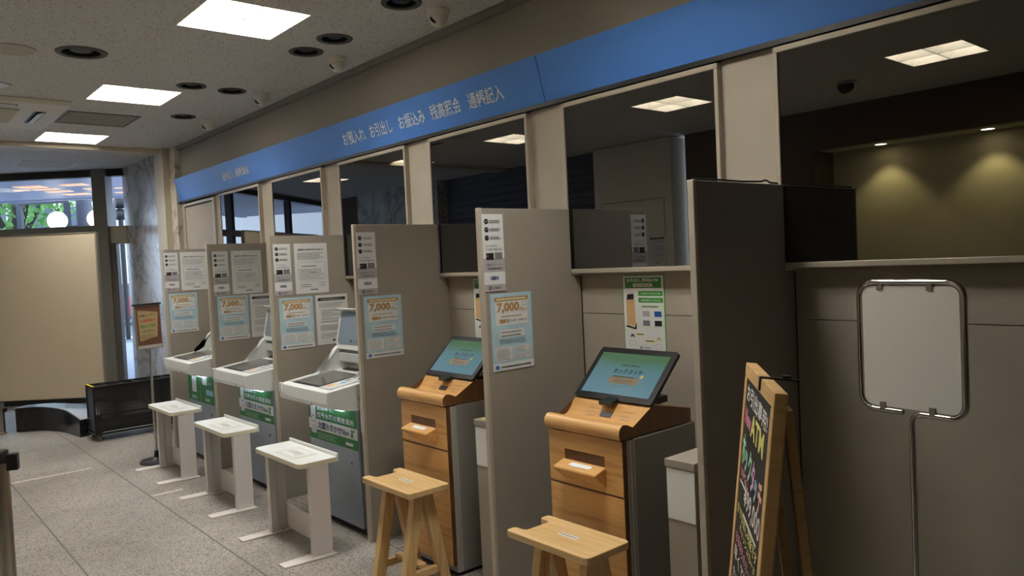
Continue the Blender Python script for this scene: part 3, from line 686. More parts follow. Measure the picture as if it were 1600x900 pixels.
# ================================================================== WOODEN MACHINES
def wooden_atm(label):
    t = thing('cash_machine', label, 'cash machine', (0, 0, 0), 0, 'wooden cash machines')
    hw = .206
    # grey cabinet (local y 0 = front)
    b = MB(); b.box(-hw-.010, hw+.010, .062, .46, .02, .875); b.build('cabinet', greym, t, bevel=.003)
    b = MB()
    for y0, y1, d in ((.028, .045, .003), (.045, .062, .007)): b.box(-hw-d, hw+d, y0, y1, .02, .872)
    b.build('cabinet_trim', greyl, t, bevel=.001)
    # upper door with the card slot cut out
    z0, z1 = .655, .872; a0, a1, c0, c1 = -.113, .112, .738, .80
    b = MB(); b.box(-hw, a0, 0, .026, z0, z1); b.box(a1, hw, 0, .026, z0, z1); b.box(a0, a1, 0, .026, c1, z1); b.box(a0, a1, 0, .026, z0, c0)
    up = b.build('upper_panel', wood_x, t)
    MB().box(a0, a1, .014, .026, c0, c1).build('slot_back', mat('slot_metal', (150, 147, 142), .4), up)
    b = MB(); b.prism([(.004, .757), (-.058, .738), (-.061, .730), (.004, .672)], 0, a0-.012, a1+.003)
    bz = b.build('tray_lip', wood_x, up, bevel=.003)
    MB().prism(rrect(-.06, .06, -.040, -.014, .012), 2, 0, .0015).build('lip_patch', mat('lip_white', (238, 240, 240), .3), bz, M=Matrix.Translation((0, 0, .7565)) @ Matrix.Rotation(math.atan2(.019, .062), 4, 'X'))  # pale rounded patch on top of the tray lip
    MB().box(-hw, hw, 0, .026, .06, .645, .002).build('lower_panel', wood_z, t)
    MB().box(-hw+.001, hw+.001, .003, .0255, .06, .872).build('panel_core', dwood, t)
    MB().box(-hw+.02, hw-.02, .04, .44, 0, .05).build('plinth', dark_m, t)
    # rolling wooden top
    sp_ = cr([(-.012, .880, 0), (-.018, .90, 0), (-.014, .922, 0), (.004, .937, 0), (.03, .935, 0), (.06, .922, 0), (.09, .914, 0), (.12, .919, 0), (.145, .941, 0), (.163, .967, 0), (.185, .982, 0), (.215, .983, 0)], 5)
    prof = [(p.x, p.y) for p in sp_]+[(.44, .937), (.44, .880)]
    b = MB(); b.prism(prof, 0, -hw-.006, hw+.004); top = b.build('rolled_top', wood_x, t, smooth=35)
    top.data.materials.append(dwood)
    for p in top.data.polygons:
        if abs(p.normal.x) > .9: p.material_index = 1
    b = MB()
    for sx in (-.105, .085):
        for i in range(5):
            for j in range(4):
                yy = .118+.038*(j+.5)/4; q = min(range(1, len(sp_)-1), key=lambda c: abs(sp_[c].x-yy)+(9 if c < 12 else 0))
                tg = (sp_[q+1]-sp_[q-1]).normalized(); nv = Vector((0, -tg.y, tg.x)); c0 = Vector((sx+.012*i+(.006 if j % 2 else 0), sp_[q].x, sp_[q].y))
                b.cyl(c0-nv*.001, c0+nv*.0006, .0022, n=8)
    b.build('speaker_hole', dark_m, top)
    MB().box(-.03, .03, -.012, .012, -.002, .002, M=Matrix.Translation((.005, .136, .934)) @ Matrix.Rotation(R(44), 4, 'X')).build('sensor_window', dark_m, top)
    MB().box(-.036, .036, -.028, .028, -.009, .009, .004, M=Matrix.Translation((.005, .158, .985)) @ Matrix.Rotation(R(12), 4, 'X')).build('reader', dark_m, top)
    # tablet
    tilt = math.atan2(.192, .20); w2 = .215; h2 = .277
    tb = MB(); tb.prism(rrect(-w2, w2, 0, h2, .012), 2, -.018, 0); tm = Matrix.Translation((0, .172, .990)) @ Matrix.Rotation(tilt, 4, 'X')
    tab = tb.build('touch_screen', black_m, t, bevel=.003, M=tm)
    tab['label'] = 'black tilted touch screen with blue green picture'
    MB().box(-.188, .188, .028, .247, .0004, .0012).build('display', screen_m, tab)
    s = Sheet(); bx = .012
    s.text('screen_text', black_ink, 'ホックタッチ', bx-.08, bx+.08, .136, .164, 5, .015); s.text('screen_text', black_ink, 'お引出し専用ATM', bx-.05, bx+.05, .178, .187, 5, .02)
    s.rect('screen_button', btn_m, bx-.083, bx+.083, .083, .120, 4, .014); s.text('screen_text', black_ink, 'お引出しをはじめる', bx-.054, bx+.054, .096, .105, 5)
    s.disc('hand_mark', mat('hand_mark', (196, 178, 120), .5), bx+.085, .13, .009, 5); s.lines('screen_text', grey_ink, bx-.06, bx+.06, .066, .075, 1, 5, .4, 0); s.text('screen_text', black_ink, '北國銀行', -.172, -.14, .228, .235, 5)
    s.rect('hand_mark', green_ink, -.182, -.175, .228, .235, 5)
    s.build(tab)
    b = MB(); b.box(-.11, .11, .20, .42, .955, .985); b.bar((0, .30, .97), (0, .275, 1.08), .12, .04, (0, 1, 0)); b.build('tablet_stand', dark_m, t, bevel=.004)
    return t
wa = wooden_atm('nearest wooden fronted cash machine, with tilted tablet screen'); wa.location = (-2.189, 2.23, 0)
dup(wa, 'farther wooden fronted cash machine, screen partly behind a partition', (-3.355, 2.23, 0))
# ------------------------------------------------------------------ low grey cabinets beside the partitions
def low_cabinet(label, x, sticker=False, wd=.125):
    t = thing('low_cabinet', label, 'cabinet', (x, 2.235, 0), 0, 'narrow low cabinets beside the partitions')
    MB().box(0, wd, 0, .44, 0, .815).build('body', part_m, t, bevel=.002)
    MB().box(-.004, wd+.002, -.006, .445, .815, .845).build('top_board', part_m, t, bevel=.003)
    MB().box(.002, wd-.001, -.003, 0, .625, .812).build('paper_front', paper, t)
    if sticker: MB().box(.02, .11, .02, .2, .845, .846).build('sticker', sticker_y, t)
    return t
low_cabinet('narrow low cabinet beside the nearest wooden machine, white front paper', -1.774)
low_cabinet('narrow low cabinet with yellow sticker, beside the farther wooden machine', -2.915, True)
low_cabinet('narrow low cabinet at right of the nearest white machine', -4.022, False, .08)

# ================================================================== WHITE MACHINES
def white_atm(label, kind):
    t = thing('bank_machine', label, 'cash machine', (0, 0, 0), 0, 'white cash machines')
    hw = .315
    MB().box(-hw, hw, 0, .60, .045, .79).build('body', body_m, t, bevel=.006)
    MB().box(-hw+.01, hw-.01, .03, .58, 0, .045).build('plinth', black_m, t)
    lk = MB().cyl((.235, -.006, .43), (.235, .0, .43), .013).build('lock', chrome, t, smooth=40)
    MB().box(.23, .24, -.0075, -.006, .422, .438).build('keyhole', dark_m, lk)
    # working tray: sloping underside and top
    b = MB(); b.prism([(-.185, .796), (-.190, .82), (-.185, .888), (.11, .925), (.37, .950), (.37, .79), (.01, .755), (-.05, .76)], 0, -hw-.004, hw+.004)
    tray = b.build('tray', plastic_w, t, bevel=.012)
    sl = math.atan2(.037, .295)
    def top(x0, x1, y0, y1, h0, h1, m, nm, par=tray, bv=0):
        Mx = Matrix.Translation((0, -.185, .888)) @ Matrix.Rotation(sl, 4, 'X')
        o = MB().box(x0, x1, y0+.195, y1+.195, h0, h1).build(nm, m, par, bevel=bv, M=Mx); return o
    top(-.235, .115, -.145, .145, .0005, .003, black_m, 'screen_bezel'); top(-.222, .102, -.125, .135, .003, .0042, screen_grey, 'touch_screen')
    kp = top(.135, .275, -.15, .14, .0005, .006, plastic_g, 'keypad_panel', tray, .002)
    s = Sheet()
    for i, (m_, x, y) in enumerate(((mat('tag_orange', (226, 150, 90), .5), .02, .03), (mat('tag_blue', (96, 150, 214), .5), .055, .10), (paper, .02, .09), (mat('tag_yellow', (226, 208, 120), .5), .06, .04), (grey_ink, .025, .15), (paper, .06, .17))): s.rect('instruction_label', m_, x, x+.03, y, y+.035, 1)
    for o in s.build(kp): o.matrix_local = Matrix.Translation((.14, .05, .0065))
    top(-.30, -.255, -.14, .16, .0005, .004, plastic_g, 'side_strip'); top(-.20, -.02, .19, .23, .0005, .004, black_m, 'card_slot'); top(.03, .16, .19, .23, .0005, .004, dark_m, 'receipt_slot')
    MB().box(-hw+.005, -hw+.045, -.197, -.18, .835, .895, .004).build('front_lug', plastic_w, tray)
    MB().cyl((.13, -.19, .805), (.13, -.192, .805), .008, n=16).build('key_switch', chrome, tray)
    MB().box(-.24, .20, -.035, -.015, .742, .752).build('under_tray_lamp', mat('cool_lamp', (214, 228, 255), .5, emit=3), t)
    # hinge arms and raised monitor
    for sx in (-.30, .20):
        MB().prism([(.04, .915), (.09, .935), (.135, .965), (.16, 1.02), (.18, 1.06), (.21, 1.085), (.25, 1.09), (.285, 1.06), (.29, .97), (.33, .95), (.33, .93)], 0, sx, sx+.05).build('hinge_arm', plastic_w, t)
    MB().box(-.27, .20, .21, .27, .985, 1.045, .006).build('hinge_bar', plastic_g, t)
    lean = R(100)
    mm = Matrix.Translation((-.045, .205, 1.068)) @ Matrix.Rotation(R(78), 4, 'X')
    b = MB(); b.prism(rrect(-.25, .25, 0, .265, .045), 2, -.07, 0); mon = b.build('monitor', plastic_w, t, bevel=.012, M=mm)
    b = MB(); b.prism(rrect(-.228, .228, .032, .25, .028), 2, .0003, .002); b.build('monitor_glass', mon_glass, mon)
    MB().box(-.252, .252, .258, .268, -.07, .03, .003).build('visor', plastic_w, mon)
    s = Sheet(); s.text('machine_label', black_ink, '番機', -.03, .05, .046, .066, 5, .01); s.rect('machine_label', black_ink, -.065, -.042, .046, .066, 5); s.poly('screen_reflection', paper, [(-.10, .235), (.2, .245), (.2, .16), (-.13, .17)], 4.5) if False else None
    s.build(mon)
    # poster on the body front
    pm = frame3((1, 0, 0), (0, 0, 1), (0, -.0012, .630)); W2, H2 = .628, .235; L, T = -W2/2, H2/2
    po = MB().box(L, -L, -T, T, -.001, 0).build('front_poster', green_ink, t, M=pm); s = Sheet()
    if kind == 'navi':
        po['label'] = 'green and white advertising poster'
        s.rect('white_field', paper, L+.0, -L, -T+.062, T-.105, 1)
        s.text('headline', white_ink, '全自動で、', L+.12, L+.34, T-.042, T-.010, bold=.012); s.text('headline', white_ink, '世界水準の資産運用', L+.12, -L-.04, T-.092, T-.056, bold=.012)
        s.text('headline', navy_ink, '北國おまかせNavi', L+.125, L+.53, -T+.072, -T+.118, bold=.02)
        s.rect('phone_picture', lgrey_ink, L+.032, L+.105, -T+.035, T-.004, 4, .008); s.rect('phone_picture', paper, L+.036, L+.101, -T+.04, T-.009, 5, .006); s.outline('phone_picture', mat('ring_blue', (90, 140, 190), .5), L+.045, L+.093, -T+.105, -T+.153, .023, .005, 6); s.lines('phone_picture', grey_ink, L+.045, L+.093, -T+.045, -T+.09, 3, 6, .3)
        s.lines('fine_print', pgreen, L+.12, L+.4, -T+.01, -T+.05, 4, 2, .25); s.rect('white_field', paper, L+.48, L+.57, -T+.018, -T+.036, 2)
        for a in ((0, .055, .011), (-.002, .032, .013)): s.disc('walking_figure', green_ink, L+.565+a[0], -T+.055+a[1], a[2], 4)
        s.poly('walking_figure', green_ink, [(L+.545, -T+.066), (L+.555, -T+.066), (L+.565, -T+.09), (L+.558, -T+.096)], 4); s.poly('walking_figure', green_ink, [(L+.575, -T+.066), (L+.585, -T+.066), (L+.575, -T+.098), (L+.565, -T+.094)], 4); s.poly('walking_figure', green_ink, [(L+.58, -T+.1), (L+.6, -T+.118), (L+.596, -T+.123), (L+.575, -T+.108)], 4)
    else:
        po['label'] = 'green poster with white captions'
        s.rect('white_field', paper, L+.10, L+.21, T-.16, T-.025, 1); s.rect('white_field', paper, L+.36, L+.47, T-.08, T-.02, 1); s.rect('white_field', mat('caption_blue', (150, 200, 230), .5), L+.44, -L-.02, T-.16, T-.115, 1)
        s.rect('divider', pgreen, L+.305, L+.309, -T, T, 2); s.text('headline', white_ink, '通帳記入', L+.09, L+.23, -T+.02, -T+.048, bold=.012); s.text('headline', white_ink, '繰越', L+.42, L+.52, -T+.02, -T+.048, bold=.012); s.text('headline', white_ink, 'ATM', L+.50, L+.58, T-.075, T-.05)
    for o in s.build(po): pass
    return t
wm = white_atm('nearest white cash machine, in full view with raised monitor', 'navi'); wm.location = (-4.345, 2.215, 0)
dup(wm, 'middle white cash machine, green poster below its tray', (-5.53, 2.215, 0))
white_atm('farthest white cash machine, tray just past the farthest partition', 'book').location = (-6.70, 2.215, 0)

# ================================================================== BAGGAGE STANDS
def beige_stand(label):
    t = thing('baggage_stand', label, 'stand', (0, 0, 0), 0, 'beige metal baggage stands')
    tp = MB().prism(rrect(-.32, .298, -.115, .115, .035, corners=(1, 1, 0, 0)), 2, .509, .536).build('tray_top', [stand_edge, stand_top], t, bevel=.006)
    for p in tp.data.polygons:
        if p.normal.z > .5: p.material_index = 1
    MB().box(-.32, .302, .112, .124, .509, .556, .003).build('rear_lip', stand_top, t)
    MB().box(-.11, .15, -.075, .075, .5365, .5378).build('clear_sleeve', cover, tp)
    MB().box(-.07, .12, -.055, .055, .5378, .5385).build('paper_note', paper, tp)
    s = Sheet(); s.text('handwriting', grey_ink, 'お荷物置台', -.045, .11, -.025, .02, 2); s.rect('handwriting', grey_ink, .09, .115, -.045, -.04, 2)
    for o in s.build(tp): o.matrix_local = Matrix.Translation((-.01, 0, .5387))
    for sx in (-.296, .285):
        b = MB(); b.prism([(sx-.012, -.053), (sx+.03, -.053), (sx+.03, -.012), (sx+.012, -.012), (sx+.012, .06), (sx-.012, .06)] if sx < 0 else [(sx-.03, -.053), (sx+.012, -.053), (sx+.012, .06), (sx-.012, .06), (sx-.012, -.012), (sx-.03, -.012)], 2, .008, .509)
        lg = b.build('leg', stand_m, t, bevel=.002)
        MB().prism([(sx-.05, -.235), (sx+.03, -.235), (sx+.05, .07), (sx-.05, .07)], 2, 0, .009).build('foot', stand_m, lg, bevel=.002)
        b = MB()
        for y in (-.03, .02): b.cyl((sx+.02*(1 if sx < 0 else -1), y, .009), (sx+.02*(1 if sx < 0 else -1), y, .016), .007, n=10)
        b.build('bolt', chrome, lg)
    MB().box(-.284, .273, .048, .058, .02, .165).build('cross_panel', stand_m, t, bevel=.002)
    return t
bs = beige_stand('nearest beige metal baggage stand, standing before the nearest white machine'); bs.location = (-4.235, 1.91, 0)
dup(bs, 'middle beige metal baggage stand, second from the camera', (-5.41, 1.935, 0))
dup(bs, 'farthest beige metal baggage stand, beside the leaflet stand', (-6.55, 1.94, 0))
def wooden_stand(label):
    t = thing('wooden_stand', label, 'stand', (0, 0, 0), 0, 'wooden baggage stands with a notch')
    pts = rrect(-.235, .21, -.118, .118, .02)
    # outline with the notch opening to the left
    top = [(-.235+.008, -.118), (.19, -.118), (.205, -.112), (.21, -.098), (.21, .098), (.205, .112), (.19, .118), (-.227, .118), (-.235, .11), (-.235, .075), (-.227, .067), (-.185, .067), (-.175, .06), (-.175, -.06), (-.185, -.067), (-.227, -.067), (-.235, -.075), (-.235, -.11)]
    tp = MB().prism(top, 2, .502, .53).build('slab_top', pale_x, t, bevel=.003)
    MB().box(-.05, .05, -.012, .012, .53, .531).build('paper_label', paper, tp)
    s = Sheet(); s.lines('handwriting', grey_ink, -.045, .045, -.01, .008, 1, 1, .5, 0)
    for o in s.build(tp): o.matrix_local = Matrix.Translation((0, 0, .5312))
    for sx in (-.12, .13):
        for sy in (-1, 1):
            b = MB(); b.bar((sx, sy*.022, .502), (sx, sy*.115, .02), .056, .042, (1, 0, 0)); lg = b.build('leg', pale_z, t, bevel=.003)
        MB().box(sx-.016, sx+.016, -.095, .095, .085, .12).build('side_rail', pale_x, t, bevel=.002)
        MB().box(sx-.022, sx+.022, -.055, .055, .466, .502).build('top_rail', pale_x, t, bevel=.002)
    MB().box(-.104, .114, -.022, .022, .12, .14).build('long_rail', pale_x, t, bevel=.002)
    MB().box(-.104, .114, -.01, .01, .44, .5).build('apron', pale_x, t, bevel=.002)
    for ch in [c for c in C.objects if c.parent == t and c.name.startswith('leg')]: ch.location.z = 0
    return t
ws = wooden_stand('nearest pale wooden stand with notched top'); ws.location = (-2.105, 2.04, -.004)
dup(ws, 'farther pale wooden stand with notched top, all four legs visible', (-3.25, 2.04, -.004))

# ================================================================== FREE-STANDING THINGS
# leaflet stand
t = thing('poster_stand', 'slim pole stand holding a small brown poster by the farthest partition', 'stand', (-7.055, 1.925, 0))
MB().lathe([(0, 0), (.135, 0), (.14, .008), (.13, .02), (.05, .03), (.022, .045), (.016, .10), (0, .10)]).build('base', dark_m, t, smooth=40)
MB().cyl((0, 0, .09), (0, 0, 1.0), .011).build('pole', steel, t, smooth=40)
bd = MB().box(-.115, .115, -.19, .19, -.006, .006).build('board', bronze, t, bevel=.002, M=frame3((-.22, .975, 0), (0, -.03, 1), (.02, -.005, 1.175)))
s = Sheet(); s.rect('brown_poster', brown_poster, -.105, .105, -.155, .178, 13); s.poly('tan_panel', tan_poster, [(-.085, -.12), (.07, -.09), (.09, .12), (-.09, .145)], 14)
for i, (tx, m_) in enumerate((('ATMコーナー', black_ink), ('での携帯電話の', red_ink), ('通話はご遠慮', green_ink), ('ください。', black_ink))): s.text('headline', m_, tx, -.08, .06-.01*(i == 3), .085-.045*i, .112-.045*i, 15, .015, rot=.05)
s.lines('fine_print', black_ink, -.08, .06, -.105, -.065, 4, 15, .3); s.rect('bottom_band', greyl, -.105, .105, -.182, -.157, 13)
s.build(bd); MB().box(-.125, .125, .186, .2, -.012, .012).build('clip_bar', dark_m, bd)
MB().cyl((-.0, 0, -.02), (0, 0, .0), .01).build('clamp', steel, bd)

# umbrella stand: black mesh trough on castors
t = thing('umbrella_stand', 'long black mesh umbrella stand on castors before the marble wall', 'umbrella stand', (-8.42, 1.745, 0))
Wd, Ln, Hh = .30, .86, .545
b = MB()
for x in (-Wd, -.02):
    for y in (0, Ln-.02): b.box(x, x+.02, y, y+.02, .06, Hh)
for z in (.06, .10, .20, Hh-.02):
    for x in (-Wd, -.02): b.box(x, x+.02, .02, Ln-.02, z, z+.018)
    for y in (0, Ln-.02): b.box(-Wd+.02, -.02, y, y+.02, z, z+.018)
b.build('frame', black_m, t, bevel=.002)
b = MB()
for i in range(1, 6): b.box(-Wd+.02, -.02, i*Ln/6-.004, i*Ln/6+.004, Hh-.016, Hh-.006)
b.box(-Wd/2-.004, -Wd/2+.004, .02, Ln-.02, Hh-.014, Hh-.008); b.build('divider', dark_m, t)
# woven wire sides
M_, nt, bb, tc = nodes('wire_mesh'); mp = N(nt, 'Mapping'); mp.inputs['Scale'].default_value = (70, 70, 70); nt.links.new(tc.outputs['Object'], mp.inputs['Vector'])
fr = N(nt, 'VectorMath', operation='FRACTION'); nt.links.new(mp.outputs[0], fr.inputs[0]); sx_ = N(nt, 'SeparateXYZ'); nt.links.new(fr.outputs[0], sx_.inputs[0])
def thr(sock):
    a = N(nt, 'Math', operation='GREATER_THAN'); a.inputs[1].default_value = .48; nt.links.new(sock, a.inputs[0]); return a.outputs[0]
mu = N(nt, 'Math', operation='MULTIPLY'); nt.links.new(thr(sx_.outputs['Y']), mu.inputs[0]); nt.links.new(thr(sx_.outputs['Z']), mu.inputs[1])
iv = N(nt, 'Math', operation='SUBTRACT'); iv.inputs[0].default_value = 1; nt.links.new(mu.outputs[0], iv.inputs[1]); nt.links.new(iv.outputs[0], bb.inputs['Alpha'])
bb.inputs['Base Color'].default_value = (.012, .012, .013, 1); bb.inputs['Roughness'].default_value = .5
b = MB(); b.box(-.012, -.010, .02, Ln-.02, .12, Hh-.02); b.box(-Wd+.010, -Wd+.012, .02, Ln-.02, .12, Hh-.02); b.build('mesh_side', M_, t)
b = MB(); b.box(-Wd+.02, -.02, .008, .010, .10, Hh-.02); b.build('end_plate', black_m, t); MB().box(-Wd+.02, -.02, Ln-.010, Ln-.008, .10, Hh-.02).build('end_plate', black_m, t)
MB().box(-Wd+.02, -.02, .02, Ln-.02, .085, .10).build('drip_tray', dark_m, t)
MB().box(-.02, -.012, .02, Ln-.02, .10, .205).build('lower_plate', dark_m, t)
MB().box(-Wd, 0, -.001, .02, Hh, Hh+.002).build('edge_tape', sticker_y, t)
for x in (-Wd+.04, -.04):
    for y in (.05, Ln-.05):
        c = MB().box(x-.012, x+.012, y-.012, y+.012, .045, .062).build('castor', black_m, t)
        MB().cyl((x-.009, y, .024), (x+.009, y, .024), .024, n=20).build('wheel', mat('castor_wheel', (120, 112, 104), .5), c, smooth=40)

# free-standing beige screen near the entrance
t = thing('folding_screen', 'large blank beige screen board standing before the entrance glass', 'screen', fac(-5.475, 8.13, 0), FA)
MB().box(-1.1, 1.10, 0, .035, .352, 2.095).build('board', beige_board, t, bevel=.003)
MB().box(1.10, 1.118, -.004, .04, .345, 2.10).build('edge_trim', bronze, t, bevel=.002)
MB().box(-1.1, 1.10, -.004, .04, 2.095, 2.105).build('top_trim', bronze, t); MB().box(-1.1, 1.10, -.004, .04, .342, .352).build('bottom_trim', bronze_d, t)
for x in (-1.0, -.03):
    lg = MB().box(x-.03, x+.03, .0, .035, .02, .345).build('leg', steel, t, bevel=.003)
    MB().box(x-.035, x+.035, -.2, .24, 0, .02).build('foot', greym, lg, bevel=.003) if x < -.5 else MB().box(x-.035, x+.035, -.03, .05, 0, .02).build('foot', greym, lg, bevel=.003)
    MB().cyl((x+.034, .01, .26), (x+.06, .01, .26), .022).build('knob', dark_m, lg, smooth=40) if x > -.5 else None
# low curved black plinth behind it
ft = cr([(-5.40, 8.22, .25), (-5.15, 8.24, .25), (-4.83, 8.10, .235), (-4.60, 7.90, .205), (-4.46, 7.77, .175)])
bk = cr([(-5.40, 8.42, .25), (-5.10, 8.46, .25), (-4.70, 8.34, .235), (-4.44, 8.12, .205), (-4.34, 7.98, .175)])
t = thing('curved_plinth', 'low curved black stone plinth with pale ledge below the beige screen', 'plinth')
b = MB(); V = []
for a, c in zip(ft, bk): V.append([b.bm.verts.new(fac(p.x, p.y, z)) for p, z in ((a, 0), (a, a.z), (c, c.z), (c, 0))])
for p, q in zip(V, V[1:]):
    for i in range(4): b.bm.faces.new((p[i], q[i], q[(i+1) % 4], p[(i+1) % 4]))
b.bm.faces.new(V[0]); b.bm.faces.new(V[-1]); b.build('plinth_body', granite_b, t, smooth=40)
b = MB(); V = []
for a, c in zip(ft, bk):
    a2 = a.lerp(c, .04); c2 = a.lerp(c, .96); V.append([b.bm.verts.new(fac(p.x, p.y, z)) for p, z in ((a2, a.z+.001), (a2, a.z+.008), (c2, c.z+.008), (c2, c.z+.001))])
for p, q in zip(V, V[1:]):
    for i in range(4): b.bm.faces.new((p[i], q[i], q[(i+1) % 4], p[(i+1) % 4]))
b.bm.faces.new(V[0]); b.bm.faces.new(V[-1]); b.build('ledge', ledge_m, t, smooth=40)

# queue barrier post at left edge
t = thing('barrier_post', 'chrome queue barrier post with black head at left edge', 'post', (-3.315, .37, 0))
MB().lathe([(0, 0), (.17, 0), (.17, .012), (.06, .03), (.032, .035), (0, .035)]).build('base', steel, t, smooth=40)
MB().cyl((0, 0, .03), (0, 0, .955), .031, n=32).build('pole', steel, t, smooth=40)
MB().lathe([(0, .955), (.032, .955), (.032, .995), (.028, 1.0), (0, 1.0)]).build('cap', dark_m, t, smooth=40)
MB().box(-.016, .016, .026, .062, .925, .985, .003, M=Matrix.Rotation(R(-22), 4, 'Z')).build('belt_head', dark_m, t)

# floor tape marks
for (x, y0, y1, l) in ((-7.29, .886, 1.471, 'worn white tape line on the floor at left'), (-5.98, 1.58, 1.80, 'short worn white tape line on the floor between the beige stands')):
    tag(MB().box(x-.02, x+.02, y0, y1, 0, .0012).build('floor_tape', mat('tape', (206, 198, 184), .7, var=.12, vscale=30)), l, 'tape')

# chrome board stand at right
t = thing('notice_board_stand', 'chrome tube stand holding a blank white board by the right wall', 'stand', (-.985, 2.44, 0), R(-7))
hw, z0, z1, r_ = .162, 1.072, 1.475, .048
def arc(cx, cz, a0, a1, rr, n=7): return [(cx+rr*math.cos(R(a0+(a1-a0)*i/n)), 0, cz+rr*math.sin(R(a0+(a1-a0)*i/n))) for i in range(n+1)]
path = [(-.03, 0, z0)]+arc(-hw+r_, z0+r_, 270, 180, r_)+arc(-hw+r_, z1-r_, 180, 90, r_)+arc(hw-r_, z1-r_, 90, 0, r_)+arc(hw-r_, z0+r_, 0, -90, r_)+[(.05, 0, z0)]+arc(.03, z0-.03, 90, 180, .03)+[(0, 0, z0-.2), (0, 0, .03)]
MB().tube(path, .0085, 16).build('tube_frame', chrome, t, smooth=50)
MB().sphere((-.03, 0, z0), .0088).build('tube_end', chrome, t, smooth=60)
bdp = MB().prism(rrect(-hw+.012, hw-.012, z0+.012, z1-.012, .03), 1, -.003, .003).build('board', board_w, t)
for x in (-.09, .065):
    for z, sg in ((z1-.012, 1), (z0+.014, -1)):
        MB().box(x-.010, x+.010, -.007, .007, z-.012, z+.012, .002).build('clip', mat('clip_grey', (128, 118, 104), .3), bdp)
MB().lathe([(0, 0), (.15, 0), (.15, .012), (.03, .03), (.012, .04), (0, .04)]).build('base', steel, t, smooth=40)

# chalkboard A-frame
A = Vector((-1.212, 1.902)); B = Vector((-.904, 1.526)); tdir = (B-A).normalized(); ndir = Vector((tdir.y, -tdir.x)); mid = (A+B)/2; wA = (B-A).length
t = thing('chalkboard_sign', 'wooden A-frame chalkboard with handwritten coloured lettering beside the nearest partition', 'signboard', (mid.x, mid.y, 0))
lean = R(6.5); Hs = 1.28
upv = Vector((-ndir.x*math.tan(lean), -ndir.y*math.tan(lean), 1)).normalized(); L_ = Hs/upv.z
nb3 = Vector((*tdir, 0)).cross(upv)       # out of the face
base = Vector((ndir.x*math.tan(lean)*Hs, ndir.y*math.tan(lean)*Hs, 0))
fm = frame3((*tdir, 0), upv, base)        # local x across, y up the board, z out of the face
fp = MB(); st = .038; th = .03
ff = bpy.data.objects.new('front_frame', None); bpy.data.objects.remove(ff)
b = MB(); b.box(-wA/2, -wA/2+st, 0, L_-st, -th, 0); b.box(wA/2-st, wA/2, 0, L_-st, -th, 0); b.box(-wA/2, wA/2, L_-st, L_, -th, 0); b.box(-wA/2+st, wA/2-st, .10, .10+st, -th, 0)
fo = b.build('front_frame', pine, t, bevel=.003, M=fm)
wb_ = wA-2*st
bo = MB().box(-wb_/2, wb_/2, .10+st, L_-st, -.010, -.003).build('chalkboard', chalk, fo)
s = Sheet(); Tp = L_-st; KY = .58
def wr(tx, m_, x0, x1, d0, d1, bold=.012, rot=-.04): s.text('handwriting', pens[m_], tx, .94*x0*wb_-wb_/2, .94*x1*wb_-wb_/2, Tp-KY*d1, Tp-KY*d0, 0, bold, rot=rot)
wr('お引出専用!', 'white', .04, .98, .03, .115, .02)
wr('New', 'pink', .03, .33, .135, .215, .03); wr('ATM', 'yellow', .33, .9, .13, .235, .03)
for i, (ch, m_) in enumerate(zip('ホックタッチ', ('mint', 'mint', 'mint', 'lilac', 'sky', 'peach'))): wr(ch, m_, .03+.16*i, .03+.16*i+(.15 if ch != 'ッ' else .11), .255+.015*i+(.04 if ch == 'ッ' else 0), .40+.015*i, .035)
wr('お手軽に!', 'pink', .05, .40, .42, .465, .02); s.rect('underline', pens['white'], -wb_/2+.02, -wb_/2+.14, Tp-KY*.49, Tp-KY*.478, 0)
wr('¥99,000', 'white', .28, 1.0, .46, .575, .012, -.02); s.rect('underline', pens['white'], -wb_/2+.12, wb_/2-.06, Tp-KY*.605, Tp-KY*.59, 0)
wr('まで引出し可能です', 'yellow', .03, .98, .60, .655, .015); wr('キャッシュカード', 'yellow', .2, .95, .67, .71, .012)
wr('お手持ちのカードで', 'pink', .06, .97, .73, .785, .012); wr('早くて簡単!', 'white', .04, .9, .80, .87, .015); wr('カンタン操作', 'white', .05, .9, .90, .97, .012)
for o in s.build(bo): o.matrix_local = Matrix.Translation((0, 0, -.0024))
# rear legs
b = MB(); up2 = Vector((ndir.x*math.tan(R(4.5)), ndir.y*math.tan(R(4.5)), 1)).normalized()
topc = base+upv*(L_-.05)-nb3*(th+.002)
bt = topc-up2*(topc.z/up2.z)
bm2 = frame3((*tdir, 0), up2, bt)
Lb = (topc-bt).length
hr = wA/2-.055; b = MB(); b.box(-hr, -hr+.03, 0, Lb, -.022, 0); b.box(hr-.03, hr, 0, Lb, -.022, 0); b.box(-hr+.03, hr-.03, .12, .15, -.022, 0); b.box(-hr+.03, hr-.03, Lb-.04, Lb, -.022, 0)
b.build('rear_frame', pine, t, bevel=.002, M=bm2)
MB().box(.03, .045, L_+.0, L_+.004, -.09, .004).build('hook', black_m, fo) 
MB().cyl((.0375, L_+.006, -.06), (.0375, L_+.012, -.06), .012, n=14).build('hook_screw', black_m, fo)
MB().box(.03, .045, L_-.03, L_+.003, .0, .004).build('hook_clip', black_m, fo)

